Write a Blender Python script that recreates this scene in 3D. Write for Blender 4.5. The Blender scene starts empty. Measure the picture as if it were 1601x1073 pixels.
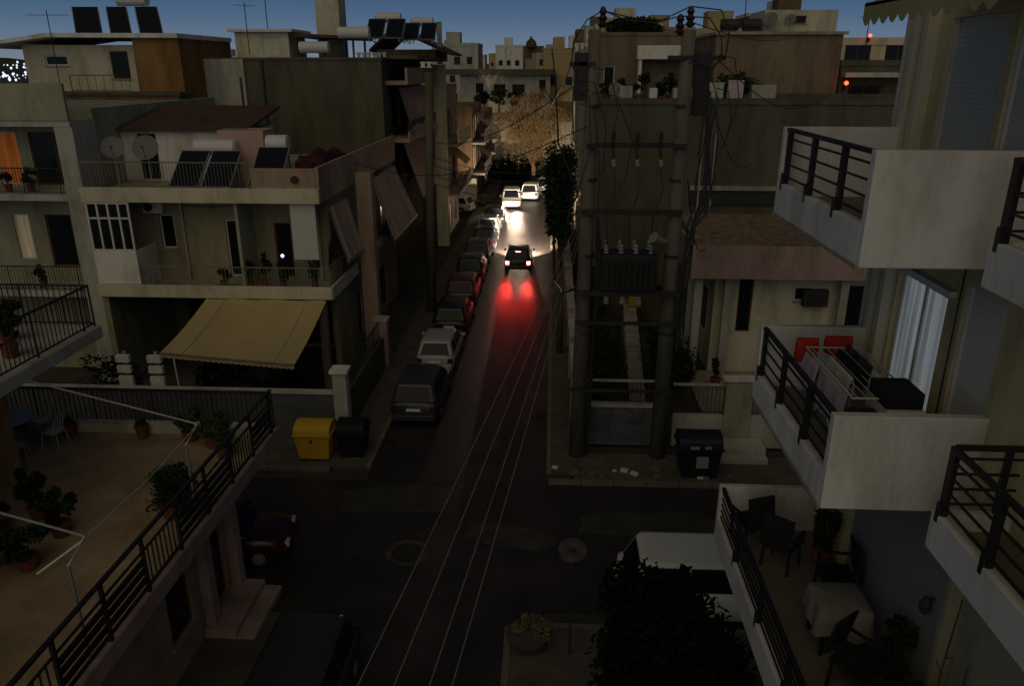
import bpy, bmesh, math, random
from mathutils import Vector, Matrix
R = math.radians
sc = bpy.context.scene
# ------------------------------------------------------------------ camera
cam_d = bpy.data.cameras.new('camera'); cam = bpy.data.objects.new('camera', cam_d)
sc.collection.objects.link(cam); sc.camera = cam
cam_d.sensor_width = 36.0; cam_d.lens = 36.0 * 1193 / 1601
cam_d.clip_start = 0.1; cam_d.clip_end = 3000
cam.location = (0, 0, 12.5); cam.rotation_euler = (R(90 - 19.87), 0, R(2.93))
# ------------------------------------------------------------------ world: last dusk light
w = bpy.data.worlds.new('World'); sc.world = w; w.use_nodes = True
nt = w.node_tree; nt.nodes.clear()
sky = nt.nodes.new('ShaderNodeTexSky'); sky.sky_type = 'NISHITA'; sky.sun_disc = False
sky.sun_elevation = R(35); sky.sun_rotation = R(180); sky.altitude = 100; sky.dust_density = 0.3
tc0 = nt.nodes.new('ShaderNodeTexCoord'); sx0 = nt.nodes.new('ShaderNodeSeparateXYZ')
nt.links.new(tc0.outputs['Generated'], sx0.inputs[0])
rp0 = nt.nodes.new('ShaderNodeValToRGB'); e0 = rp0.color_ramp.elements      # deep blue above, paler towards the horizon
e0[0].position = 0.0; e0[0].color = (.18, .21, .26, 1)
e0[1].position = 1.0; e0[1].color = (.003, .007, .014, 1)
for p_, c_ in ((.03, (.110, .160, .235)), (.06, (.060, .115, .205)), (.10, (.028, .072, .160)), (.20, (.008, .022, .052)), (.45, (.004, .010, .022))):
    x_ = e0.new(p_); x_.color = c_ + (1,)
nt.links.new(sx0.outputs['Z'], rp0.inputs[0])
mx0 = nt.nodes.new('ShaderNodeMix'); mx0.data_type = 'RGBA'; mx0.blend_type = 'ADD'; mx0.inputs[0].default_value = 0.0012
nt.links.new(rp0.outputs[0], mx0.inputs[6]); nt.links.new(sky.outputs[0], mx0.inputs[7])
bg = nt.nodes.new('ShaderNodeBackground'); bg.inputs['Strength'].default_value = 1.0
wo = nt.nodes.new('ShaderNodeOutputWorld')
nt.links.new(mx0.outputs[2], bg.inputs[0]); nt.links.new(bg.outputs[0], wo.inputs[0])
# soft low glow of the town behind the camera
sd = bpy.data.lights.new('town_glow', 'SUN'); sd.energy = 0.56; sd.angle = R(76); sd.color = (1.0, 0.85, 0.56)
so = bpy.data.objects.new('town_glow', sd); sc.collection.objects.link(so)
so.rotation_euler = Vector((0.16, 1.0, -0.85)).to_track_quat('-Z', 'Y').to_euler()
sc.view_settings.view_transform = 'Standard'; sc.view_settings.look = 'None'
sc.view_settings.exposure = 0.0; sc.view_settings.gamma = 1.0
try: sc.view_settings.use_curve_mapping = False
except Exception: pass
C = sc.collection
rng = random.Random(7)

# ------------------------------------------------------------------ materials
MATS = {}
def mat(name, col, rough=0.8, var=0.25, scale=3.0, bump=0.0, metal=0.0, streak=False, spec=0.3, fine=0.0, emit=None, es=0.0):
    if name in MATS: return MATS[name]
    m = bpy.data.materials.new(name); m.use_nodes = True; t = m.node_tree; N = t.nodes; L = t.links
    b = N['Principled BSDF']; b.inputs['Roughness'].default_value = rough; b.inputs['Metallic'].default_value = metal
    b.inputs['Specular IOR Level'].default_value = spec
    tc = N.new('ShaderNodeTexCoord'); mp = N.new('ShaderNodeMapping')
    geo = N.new('ShaderNodeNewGeometry'); L.new(geo.outputs['Position'], mp.inputs[0])
    if streak: mp.inputs['Scale'].default_value = (1.0, 1.0, 0.22)
    no = N.new('ShaderNodeTexNoise'); no.inputs['Scale'].default_value = scale * .35; no.inputs['Detail'].default_value = 8
    no.inputs['Roughness'].default_value = 0.65
    L.new(mp.outputs[0], no.inputs['Vector'])
    cr = N.new('ShaderNodeValToRGB'); e = cr.color_ramp.elements
    e[0].position = 0.32; e[1].position = 0.68
    e[0].color = tuple(max(0, c * (1 - var)) for c in col) + (1,)
    e[1].color = tuple(min(1, c * (1 + var * .5)) for c in col) + (1,)
    L.new(no.outputs['Fac'], cr.inputs[0]); out = cr.outputs[0]
    if streak:
        n2 = N.new('ShaderNodeTexNoise'); n2.inputs['Scale'].default_value = 1.1; n2.inputs['Detail'].default_value = 9; n2.inputs['Roughness'].default_value = .7
        mp2 = N.new('ShaderNodeMapping'); mp2.inputs['Scale'].default_value = (1, 1, 0.32)
        L.new(geo.outputs['Position'], mp2.inputs[0]); L.new(mp2.outputs[0], n2.inputs['Vector'])
        r2 = N.new('ShaderNodeValToRGB'); r2.color_ramp.elements[0].position = 0.46; r2.color_ramp.elements[1].position = 0.66
        r2.color_ramp.elements[0].color = (1, 1, 1, 1); r2.color_ramp.elements[1].color = (.50, .46, .40, 1)
        L.new(n2.outputs['Fac'], r2.inputs[0])
        mx = N.new('ShaderNodeMix'); mx.data_type = 'RGBA'; mx.blend_type = 'MULTIPLY'; mx.inputs[0].default_value = 0.7
        L.new(out, mx.inputs[6]); L.new(r2.outputs[0], mx.inputs[7]); out = mx.outputs[2]
    L.new(out, b.inputs['Base Color'])
    if bump:
        nb = N.new('ShaderNodeTexNoise'); nb.inputs['Scale'].default_value = fine or 30; nb.inputs['Detail'].default_value = 6
        L.new(geo.outputs['Position'], nb.inputs['Vector'])
        bp = N.new('ShaderNodeBump'); bp.inputs['Strength'].default_value = bump; bp.inputs['Distance'].default_value = 0.02
        L.new(nb.outputs['Fac'], bp.inputs['Height']); L.new(bp.outputs[0], b.inputs['Normal'])
    if emit:
        b.inputs['Emission Color'].default_value = tuple(emit) + (1,); b.inputs['Emission Strength'].default_value = es
    MATS[name] = m; return m
white = mat('white render', (.72, .70, .66), .75, .10, 1.2, .15, streak=True)
cream = mat('cream render', (.58, .54, .40), .85, .18, 1.5, .2, streak=True)
yellowr = mat('yellow render', (.56, .44, .18), .85, .15, 1.5, .2, streak=True)
pale = mat('pale grey render', (.45, .44, .38), .85, .2, 1.5, .2, streak=True)
greenish = mat('greenish render', (.34, .335, .24), .85, .2, 1.5, .2, streak=True)
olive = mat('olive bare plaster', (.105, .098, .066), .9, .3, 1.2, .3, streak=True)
brownw = mat('brown plaster', (.17, .115, .07), .9, .3, 1.3, .3, streak=True)
ochre = mat('ochre plaster', (.24, .135, .045), .9, .25, 1.3, .3, streak=True)
peach = mat('peach render', (.36, .26, .19), .85, .2, 1.5, .2, streak=True)
pink = mat('pink render', (.37, .265, .235), .85, .2, 1.5, .2, streak=True)
orangew = mat('orange render', (.40, .24, .10), .85, .2, 1.5, .2, streak=True)
darkroof = mat('dark brown tiles', (.09, .05, .035), .9, .4, 6, .5)
terracef = mat('terrace tiles', (.36, .265, .165), .7, .45, 2.0, .2, fine=14)
asphalt = mat('asphalt', (.036, .030, .030), .42, .45, 1.6, .6, spec=.5, fine=45)
patchm = mat('asphalt patch', (.028, .026, .028), .45, .3, 3, .5, spec=.4, fine=60)
pavem = mat('pavement slabs', (.10, .09, .072), .8, .35, 4, .4, fine=20)
kerbm = mat('kerb stone', (.15, .14, .115), .8, .3, 5, .3)
soil = mat('ground', (.06, .055, .045), .95, .4, 2, .4)
conc = mat('concrete', (.33, .31, .27), .85, .3, 3, .4, streak=True)
polem = mat('grey pole concrete', (.135, .125, .105), .85, .35, 3, .4, streak=True)
black = mat('black metal', (.018, .018, .02), .5, .2, 5, spec=.4)
iron = mat('dark iron', (.035, .033, .03), .6, .3, 5)
ltmetal = mat('white painted metal', (.55, .55, .52), .5, .15, 6)
galv = mat('galvanised steel', (.36, .36, .36), .45, .2, 8, metal=.6)
glassd = mat('dark window glass', (.010, .012, .015), .2, .1, 2, spec=.22)
framew = mat('white window frame', (.60, .58, .54), .6, .1, 4)
frameb = mat('brown wood', (.12, .055, .03), .7, .25, 5)
shutm = mat('grey roller shutter', (.56, .55, .48), .6, .08, 3)
awnb = mat('beige canvas', (.44, .34, .165), .9, .12, 2, .2)
awnp = mat('pinkish beige canvas', (.40, .30, .24), .9, .15, 2, .2)
awng = mat('greenish canvas', (.42, .37, .17), .9, .2, 3, .2)
blind = mat('pale roll blind', (.50, .50, .46), .8, .08, 3)
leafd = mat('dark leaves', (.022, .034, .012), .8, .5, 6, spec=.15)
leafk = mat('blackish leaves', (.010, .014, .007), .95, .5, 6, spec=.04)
railm = mat('dull painted railing', (.20, .19, .15), .7, .3, 6)
yardm = mat('dark grey masonry', (.10, .10, .10), .9, .4, 2, .3)
clothd = mat('greyish tablecloth', (.24, .225, .19), .9, .3, 5, .3)
leafm = mat('green leaves', (.05, .075, .022), .75, .5, 6, spec=.2)
leafb = mat('willow leaves', (.21, .15, .075), .75, .45, 5, spec=.2)
leafy = mat('yellow green leaves', (.16, .20, .04), .75, .4, 5)
bark = mat('bark', (.10, .07, .045), .9, .35, 8, .5)
solarm = mat('solar collector glass', (.012, .013, .018), .25, .1, 3, spec=.5)
tankm = mat('white tank', (.62, .61, .58), .4, .1, 3)
redcloth = mat('red cloth', (.45, .025, .02), .85, .2, 6)
pinkcloth = mat('pinkish white cloth', (.48, .38, .40), .85, .15, 6, .3)
whitecloth = mat('white cloth', (.60, .58, .52), .85, .12, 6, .3)
blackcloth = mat('black cloth', (.015, .015, .017), .9, .3, 6, .3)
maroon = mat('dark maroon tarpaulin', (.06, .012, .012), .8, .3, 4)
pot = mat('terracotta pot', (.18, .055, .035), .85, .2, 8)
yellowbin = mat('yellow plastic', (.55, .34, .02), .55, .12, 4)
bluebin = mat('dark blue plastic', (.012, .014, .028), .5, .2, 4)
rubber = mat('tyre rubber', (.014, .014, .014), .85, .2, 8)
ceram = mat('brown ceramic insulator', (.04, .02, .015), .35, .2, 8)
ceramw = mat('pale ceramic insulator', (.24, .235, .21), .4, .2, 8)
plate = mat('number plate', (.62, .62, .60), .5, .05, 4)
graff = mat('blue grey painted wall', (.10, .105, .13), .85, .6, 5, .2)
carp = {}
for n, c in dict(dkgrey=(.03, .033, .04), silver=(.30, .30, .32), blk=(.01, .01, .012), white=(.66, .66, .64), red=(.045, .006, .006), navy=(.016, .018, .035), wine=(.07, .015, .02)).items():
    carp[n] = mat('car paint ' + n, c, .28, .04, 1, spec=.5)
def emis(name, col, s):
    m = bpy.data.materials.new(name); m.use_nodes = True; t = m.node_tree
    b = t.nodes['Principled BSDF']; b.inputs['Base Color'].default_value = tuple(c * .3 for c in col) + (1,)
    b.inputs['Emission Color'].default_value = col + (1,); b.inputs['Emission Strength'].default_value = s
    MATS[name] = m; return m
brakelit = emis('lit brake lamp', (1, .10, .08), 22)
headlit = emis('lit headlamp', (1, .95, .85), 30)
redglow = emis('small red lamp', (1, .06, .02), 6)
violet = emis('small violet lamp', (.55, .5, 1.0), 2.2)
tailred = mat('red tail lens', (.05, .004, .004), .2, .05, 3, spec=.5)
lampglass = mat('clear lamp lens', (.5, .5, .5), .15, .05, 3, spec=.5)

# lit curtain: folds, light behind fabric
def curtain_mat(name, col, s):
    m = bpy.data.materials.new(name); m.use_nodes = True; t = m.node_tree; N = t.nodes; L = t.links
    b = N['Principled BSDF']; b.inputs['Base Color'].default_value = tuple(c * .5 for c in col) + (1,); b.inputs['Roughness'].default_value = .9
    g = N.new('ShaderNodeNewGeometry'); mp = N.new('ShaderNodeMapping'); mp.inputs['Scale'].default_value = (9, 9, .25)
    n = N.new('ShaderNodeTexNoise'); n.inputs['Scale'].default_value = 1.0; n.inputs['Detail'].default_value = 3
    L.new(g.outputs['Position'], mp.inputs[0]); L.new(mp.outputs[0], n.inputs['Vector'])
    r = N.new('ShaderNodeValToRGB'); r.color_ramp.elements[0].position = .35; r.color_ramp.elements[1].position = .68
    r.color_ramp.elements[0].color = tuple(c * .35 for c in col) + (1,); r.color_ramp.elements[1].color = col + (1,)
    L.new(n.outputs['Fac'], r.inputs[0]); L.new(r.outputs[0], b.inputs['Emission Color']); b.inputs['Emission Strength'].default_value = s
    return m
curt = curtain_mat('lit white curtain', (.78, .88, .92), .17)
curto = curtain_mat('lit orange curtain', (1.0, .28, .05), .09)
curtg = curtain_mat('lit pale curtain', (.9, .75, .5), .10)

# ------------------------------------------------------------------ mesh helpers (world coordinates; children get shifted to their thing's base)
class MB:
    def __init__(s): s.v = []; s.f = []
    def add(s, vs, fs):
        o = len(s.v); s.v += [tuple(p) for p in vs]; s.f += [tuple(i + o for i in f) for f in fs]; return s
    def box(s, x0, x1, y0, y1, z0, z1):
        if x0 > x1: x0, x1 = x1, x0
        if y0 > y1: y0, y1 = y1, y0
        if z0 > z1: z0, z1 = z1, z0
        return s.add([(x0,y0,z0),(x1,y0,z0),(x1,y1,z0),(x0,y1,z0),(x0,y0,z1),(x1,y0,z1),(x1,y1,z1),(x0,y1,z1)],
                     [(0,3,2,1),(4,5,6,7),(0,1,5,4),(1,2,6,5),(2,3,7,6),(3,0,4,7)])
    def obox(s, c, u, v, h, e):           # centred oriented box: axis vectors u,v,h unit, half extents e
        c, u, v, h = Vector(c), Vector(u), Vector(v), Vector(h); P = []
        for k in (-1, 1):
            for a, b in ((-1,-1),(1,-1),(1,1),(-1,1)): P.append(c + u*a*e[0] + v*b*e[1] + h*k*e[2])
        return s.add(P, [(0,3,2,1),(4,5,6,7),(0,1,5,4),(1,2,6,5),(2,3,7,6),(3,0,4,7)])
    def bar(s, a, b, w, h=None):
        a, b = Vector(a), Vector(b); d = (b - a); L = d.length; d.normalize()
        up = Vector((0,0,1)) if abs(d.z) < .95 else Vector((0,1,0))
        x = d.cross(up).normalized(); y = x.cross(d)
        return s.obox((a + b) / 2, x, d, y, (w/2, L/2, (h or w)/2))
    def tube(s, pts, r, n=8, cap=True):
        pts = [Vector(p) for p in pts]; rs = r if isinstance(r, (list, tuple)) else [r] * len(pts); o = len(s.v)
        for i, p in enumerate(pts):
            d = (pts[min(i+1, len(pts)-1)] - pts[max(i-1, 0)]).normalized()
            up = Vector((0,0,1)) if abs(d.z) < .9 else Vector((0,1,0))
            x = d.cross(up).normalized(); y = x.cross(d)
            for k in range(n):
                a = 2*math.pi*k/n; s.v.append(tuple(p + x*math.cos(a)*rs[i] + y*math.sin(a)*rs[i]))
        for i in range(len(pts)-1):
            for k in range(n):
                s.f.append((o+i*n+k, o+i*n+(k+1)%n, o+(i+1)*n+(k+1)%n, o+(i+1)*n+k))
        if cap: s.f.append(tuple(o+k for k in range(n))[::-1]); s.f.append(tuple(o+(len(pts)-1)*n+k for k in range(n)))
        return s
    def lathe(s, c, prof, n=16):          # prof: (radius, z)
        o = len(s.v)
        for r_, z in prof:
            for k in range(n):
                a = 2*math.pi*k/n; s.v.append((c[0]+math.cos(a)*r_, c[1]+math.sin(a)*r_, c[2]+z))
        for i in range(len(prof)-1):
            for k in range(n): s.f.append((o+i*n+k, o+i*n+(k+1)%n, o+(i+1)*n+(k+1)%n, o+(i+1)*n+k))
        s.f.append(tuple(o+k for k in range(n))[::-1]); s.f.append(tuple(o+(len(prof)-1)*n+k for k in range(n)))
        return s
    def quad(s, *p): return s.add(p, [tuple(range(len(p)))])
    def prism(s, poly, axis, a, b):       # poly in the two other axes
        n = len(poly); P = []
        for t in (a, b):
            for q in poly:
                P.append({'x': (t, q[0], q[1]), 'y': (q[0], t, q[1]), 'z': (q[0], q[1], t)}[axis])
        return s.add(P, [tuple(range(n))[::-1], tuple(range(n, 2*n))] + [(i, (i+1) % n, n+(i+1) % n, n+i) for i in range(n)])
BASE = {}
def tag(o, label=None, cat=None, group=None, kind=None):
    for k, v in (('label', label), ('category', cat), ('group', group), ('kind', kind)):
        if v: o[k] = v
    return o
def empty(name, base, label, cat, group=None):
    o = bpy.data.objects.new(name, None); C.objects.link(o); o.location = base; o.empty_display_size = .2
    BASE[o.name] = Vector(base); return tag(o, label, cat, group)
SPLIT = {'seam', 'pillar', 'stand', 'shutter_rail', 'seam_strip', 'crossbar', 'pilaster', 'column', 'top_bracket', 'drainpipe', 'jumper_wire', 'porch_window', 'collector_glass', 'top_rail', 'balcony_rail', 'cable_bundle', 'wire', 'white_post', 'lower_rail', 'stem_group'}
def islands(mb):
    n = len(mb.v); p = list(range(n))
    def fd(a):
        while p[a] != a: p[a] = p[p[a]]; a = p[a]
        return a
    for f in mb.f:
        r0 = fd(f[0])
        for i in f[1:]: p[fd(i)] = r0
    out = {}
    for f in mb.f: out.setdefault(fd(f[0]), []).append(f)
    res = []
    for fs in out.values():
        q = MB(); mp_ = {}
        for f in fs:
            for i in f:
                if i not in mp_: mp_[i] = len(q.v); q.v.append(mb.v[i])
            q.f.append(tuple(mp_[i] for i in f))
        res.append(q)
    return res
def mk(name, mb, m, parent=None, **k):
    if name in SPLIT and parent:
        for q in islands(mb): o = mk1(name, q, m, parent, **k)
        return o
    return mk1(name, mb, m, parent, **k)
def mk1(name, mb, m, parent=None, smooth=False, bevel=0.0, base=None, label=None):
    off = BASE[parent.name] if parent else (Vector(base) if base else Vector((0,0,0)))
    me = bpy.data.meshes.new(name); me.from_pydata([tuple(Vector(v) - off) for v in mb.v], [], mb.f); me.validate()
    bm = bmesh.new(); bm.from_mesh(me)
    bmesh.ops.recalc_face_normals(bm, faces=bm.faces)
    bmesh.ops.delete(bm, geom=[v for v in bm.verts if not v.link_faces], context='VERTS')
    if bevel: bmesh.ops.bevel(bm, geom=[e for e in bm.edges if len(e.link_faces) == 2 and e.calc_face_angle(0) > .6], offset=bevel, segments=2, affect='EDGES', profile=.5)
    if smooth:
        for f in bm.faces: f.smooth = True
    bm.to_mesh(me); bm.free(); me.materials.append(m)
    o = bpy.data.objects.new(name, me); C.objects.link(o)
    if parent: o.parent = parent
    else: o.location = off
    BASE[o.name] = off
    if label: o['label'] = label
    return o
def struct(name, mb, m): return tag(mk(name, mb, m), kind='structure')
def solo(name, mb, m, label, cat, group=None, base=None, **k):
    if base is None:
        xs = [v[0] for v in mb.v]; ys = [v[1] for v in mb.v]; base = ((min(xs)+max(xs))/2, (min(ys)+max(ys))/2, min(v[2] for v in mb.v))
    return tag(mk(name, mb, m, base=base, **k), label, cat, group)
def copy_tree(o, parent=None):
    c = o.copy(); C.objects.link(c); c.parent = parent
    for ch in list(o.children): copy_tree(ch, c)
    return c

# ---- openings
def wall(mb, side, c, t, a0, a1, z0, z1, ops):
    """side 'S' faces -Y at y=c, 'E' faces +X at x=c, 'W' faces -X at x=c; t thickness; ops (a0,a1,z0,z1,...)"""
    A = sorted({a0, a1, *[o[0] for o in ops], *[o[1] for o in ops]}); A = [a for a in A if a0 <= a <= a1]
    for i in range(len(A)-1):
        am = (A[i]+A[i+1])/2
        hs = sorted([(o[2], o[3]) for o in ops if o[0] < am < o[1]])
        z = z0; segs = []
        for h0, h1 in hs:
            if h0 > z + 1e-4: segs.append((z, h0))
            z = max(z, h1)
        if z < z1 - 1e-4: segs.append((z, z1))
        for s0, s1 in segs:
            if side == 'S': mb.box(A[i], A[i+1], c, c+t, s0, s1)
            elif side == 'E': mb.box(c-t, c, A[i], A[i+1], s0, s1)
            else: mb.box(c, c+t, A[i], A[i+1], s0, s1)
def lb(mb, side, c, a0, a1, d0, d1, z0, z1):      # box given along-wall a, depth d behind the face
    if side == 'S': mb.box(a0, a1, c+d0, c+d1, z0, z1)
    elif side == 'E': mb.box(c-d1, c-d0, a0, a1, z0, z1)
    else: mb.box(c+d0, c+d1, a0, a1, z0, z1)
def fill(parent, side, c, o):
    a0, a1, z0, z1 = o[:4]; kind = o[4] if len(o) > 4 else 'window'
    if kind == 'void': return
    fm = framew; gm = glassd; nm = 'window'
    if kind == 'door': nm = 'door'; fm = frameb
    if kind in ('brown',): fm = frameb
    if kind == 'shutter':
        s = MB(); n = max(3, int((z1-z0)/.055)); h = (z1-z0)/n
        for i in range(n): lb(s, side, c, a0, a1, .07 + .004*(i % 2), .12, z0+i*h, z0+(i+1)*h-.0015)
        mk('roller_shutter', s, shutm, parent)
        f = MB(); lb(f, side, c, a0, a0+.05, .03, .068, z0, z1); lb(f, side, c, a1-.05, a1, .03, .068, z0, z1); mk('shutter_rail', f, framew, parent); return
    if kind == 'lit': gm = curt
    if kind == 'litorange': gm = curto
    if kind == 'litpale': gm = curtg
    f = MB(); t = .06; d0, d1 = .07, .13
    lb(f, side, c, a0, a1, d0, d1, z1-t, z1); lb(f, side, c, a0, a1, d0, d1, z0, z0+t)
    lb(f, side, c, a0, a0+t, d0, d1, z0+t, z1-t); lb(f, side, c, a1-t, a1, d0, d1, z0+t, z1-t)
    n = max(1, round((a1-a0)/.8))
    for i in range(1, n):
        a = a0 + (a1-a0)*i/n; lb(f, side, c, a-.03, a+.03, d0, d1, z0+t, z1-t)
    fo = mk(nm, f, fm, parent); BASE[fo.name] = BASE[parent.name]
    p = MB(); lb(p, side, c, a0+t, a1-t, .095, .105, z0+t, z1-t); mk('pane', p, gm, fo)
    if kind != 'door' and z1-z0 < 1.8:
        s = MB(); lb(s, side, c, a0-.06, a1+.06, -.06, .06, z0-.06, z0-.004); mk('sill', s, conc, fo)
def building(name, label, cat, x0, x1, y0, y1, z0, z1, m, S=(), E=(), W=(), par=.5, roofm=None, group=None, parm=None):
    o = empty(name, ((x0+x1)/2, (y0+y1)/2, z0), label, cat, group)
    t = .22; b = MB()
    wall(b, 'S', y0, t, x0, x1, z0, z1, S)
    wall(b, 'E', x1, t, y0+t, y1, z0, z1, E); wall(b, 'W', x0, t, y0+t, y1, z0, z1, W)
    b.box(x0+t, x1-t, y1-t, y1, z0, z1)
    mk('wall', b, m, o)
    r = MB(); r.box(x0+t, x1-t, y0+t, y1-t, z1-.25, z1-.02)
    mk('roof', r, roofm or conc, o)
    if E or W or S:   # dark rooms behind glass: floor slabs keep light out
        pass
    if par:
        p = MB(); g = .06
        p.box(x0-g, x1+g, y0-g, y0+.16, z1, z1+par); p.box(x0-g, x0+.16, y0+.16, y1, z1, z1+par)
        p.box(x1-.16, x1+g, y0+.16, y1, z1, z1+par); p.box(x0+.16, x1-.16, y1-.16, y1, z1, z1+par)
        mk('parapet', p, parm or m, o)
    for side, c, ops in (('S', y0, S), ('E', x1, E), ('W', x0, W)):
        for q in ops: fill(o, side, c, q)
    return o
def railing(parent, pts, z, h, m, step=.12, bw=.016, name='railing', horiz=0):
    """pts: polyline (x,y); vertical bars or horizontal wires"""
    r = MB()
    for (xa, ya), (xb, yb) in zip(pts[:-1], pts[1:]):
        L = math.hypot(xb-xa, yb-ya); n = max(1, int(L/step))
        r.bar((xa, ya, z+h), (xb, yb, z+h), .05, .04); r.bar((xa, ya, z+.08), (xb, yb, z+.08), .03)
        for i in range(n+1):
            t = i/n; x = xa+(xb-xa)*t; y = ya+(yb-ya)*t
            big = i % 12 == 0
            r.bar((x, y, z if big else z+.08), (x, y, z+h-.02), bw*2 if big else bw)
    return mk(name, r, m, parent)

# ---- foliage
def leaves(n, c, rad, size, r, clumps=14, hollow=.55, droop=0.0):
    mb = MB(); cl = []
    for i in range(clumps):
        while 1:
            p = Vector((r.uniform(-1, 1), r.uniform(-1, 1), r.uniform(-1, 1)))
            if .25 < p.length < 1: break
        cl.append((p * .78, r.uniform(.22, .42)))
    for i in range(n):
        p, q = cl[r.randrange(clumps)]
        d = Vector((r.gauss(0, 1), r.gauss(0, 1), r.gauss(0, 1))).normalized() * q * (r.random() ** .4)
        v = p + d; P = Vector((c[0]+v.x*rad[0], c[1]+v.y*rad[1], c[2]+v.z*rad[2]))
        a = Vector((r.gauss(0, 1), r.gauss(0, 1), r.gauss(0, .7) - droop)).normalized(); s = size * r.uniform(.6, 1.4)
        b = a.cross(Vector((r.gauss(0, 1), r.gauss(0, 1), r.gauss(0, 1)))).normalized()
        mb.add([P - a*s*.6, P + b*s*.28, P + a*s*.6, P - b*s*.28], [(0, 1, 2, 3)])
    return mb
def tree(name, label, base, h, crown_c, rad, n, size, lm, r, group=None, clumps=16, tr=.14, cat='tree'):
    o = empty(name, base, label, cat, group)
    t = MB(); b = Vector(base); cc = Vector(crown_c)
    t.tube([b, b+(cc-b)*.4+Vector((.06, .04, 0)), b+(cc-b)*.75, cc], [tr, tr*.8, tr*.6, tr*.3], 8)
    for i in range(7):
        a = 2*math.pi*i/7 + r.random(); s = b + (cc-b)*r.uniform(.5, .85)
        e = cc + Vector((math.cos(a)*rad[0]*.7, math.sin(a)*rad[1]*.7, r.uniform(-.2, .7)*rad[2]))
        t.tube([s, (s+e)/2 + Vector((0, 0, .12)), e], [tr*.4, tr*.25, tr*.08], 5)
    mk('trunk', t, bark, o, smooth=True); mk('crown', leaves(n, crown_c, rad, size, r, clumps), lm, o)
    return o
def potted(label, x, y, z, rp, hp, crown, n, size, lm, group=None, potm=None, name='potted_plant', seed=1):
    r = random.Random(seed); o = empty(name, (x, y, z), label, 'plant', group)
    mk('pot', MB().lathe((x, y, z), [(rp*.72, 0), (rp*.95, hp*.85), (rp*1.06, hp*.86), (rp*1.06, hp), (rp*.9, hp), (rp*.88, hp*.88)], 14), potm or pot, o)
    s = MB(); top = z+hp+crown[2]*.9
    for i in range(4): s.tube([(x, y, z+hp*.8), (x+r.uniform(-.3,.3)*crown[0], y+r.uniform(-.3,.3)*crown[1], top)], [.02, .008], 5)
    mk('stem', s, bark, o)
    mk('foliage', leaves(n, (x, y, top), crown, size, r, 9), lm, o); return o

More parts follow.
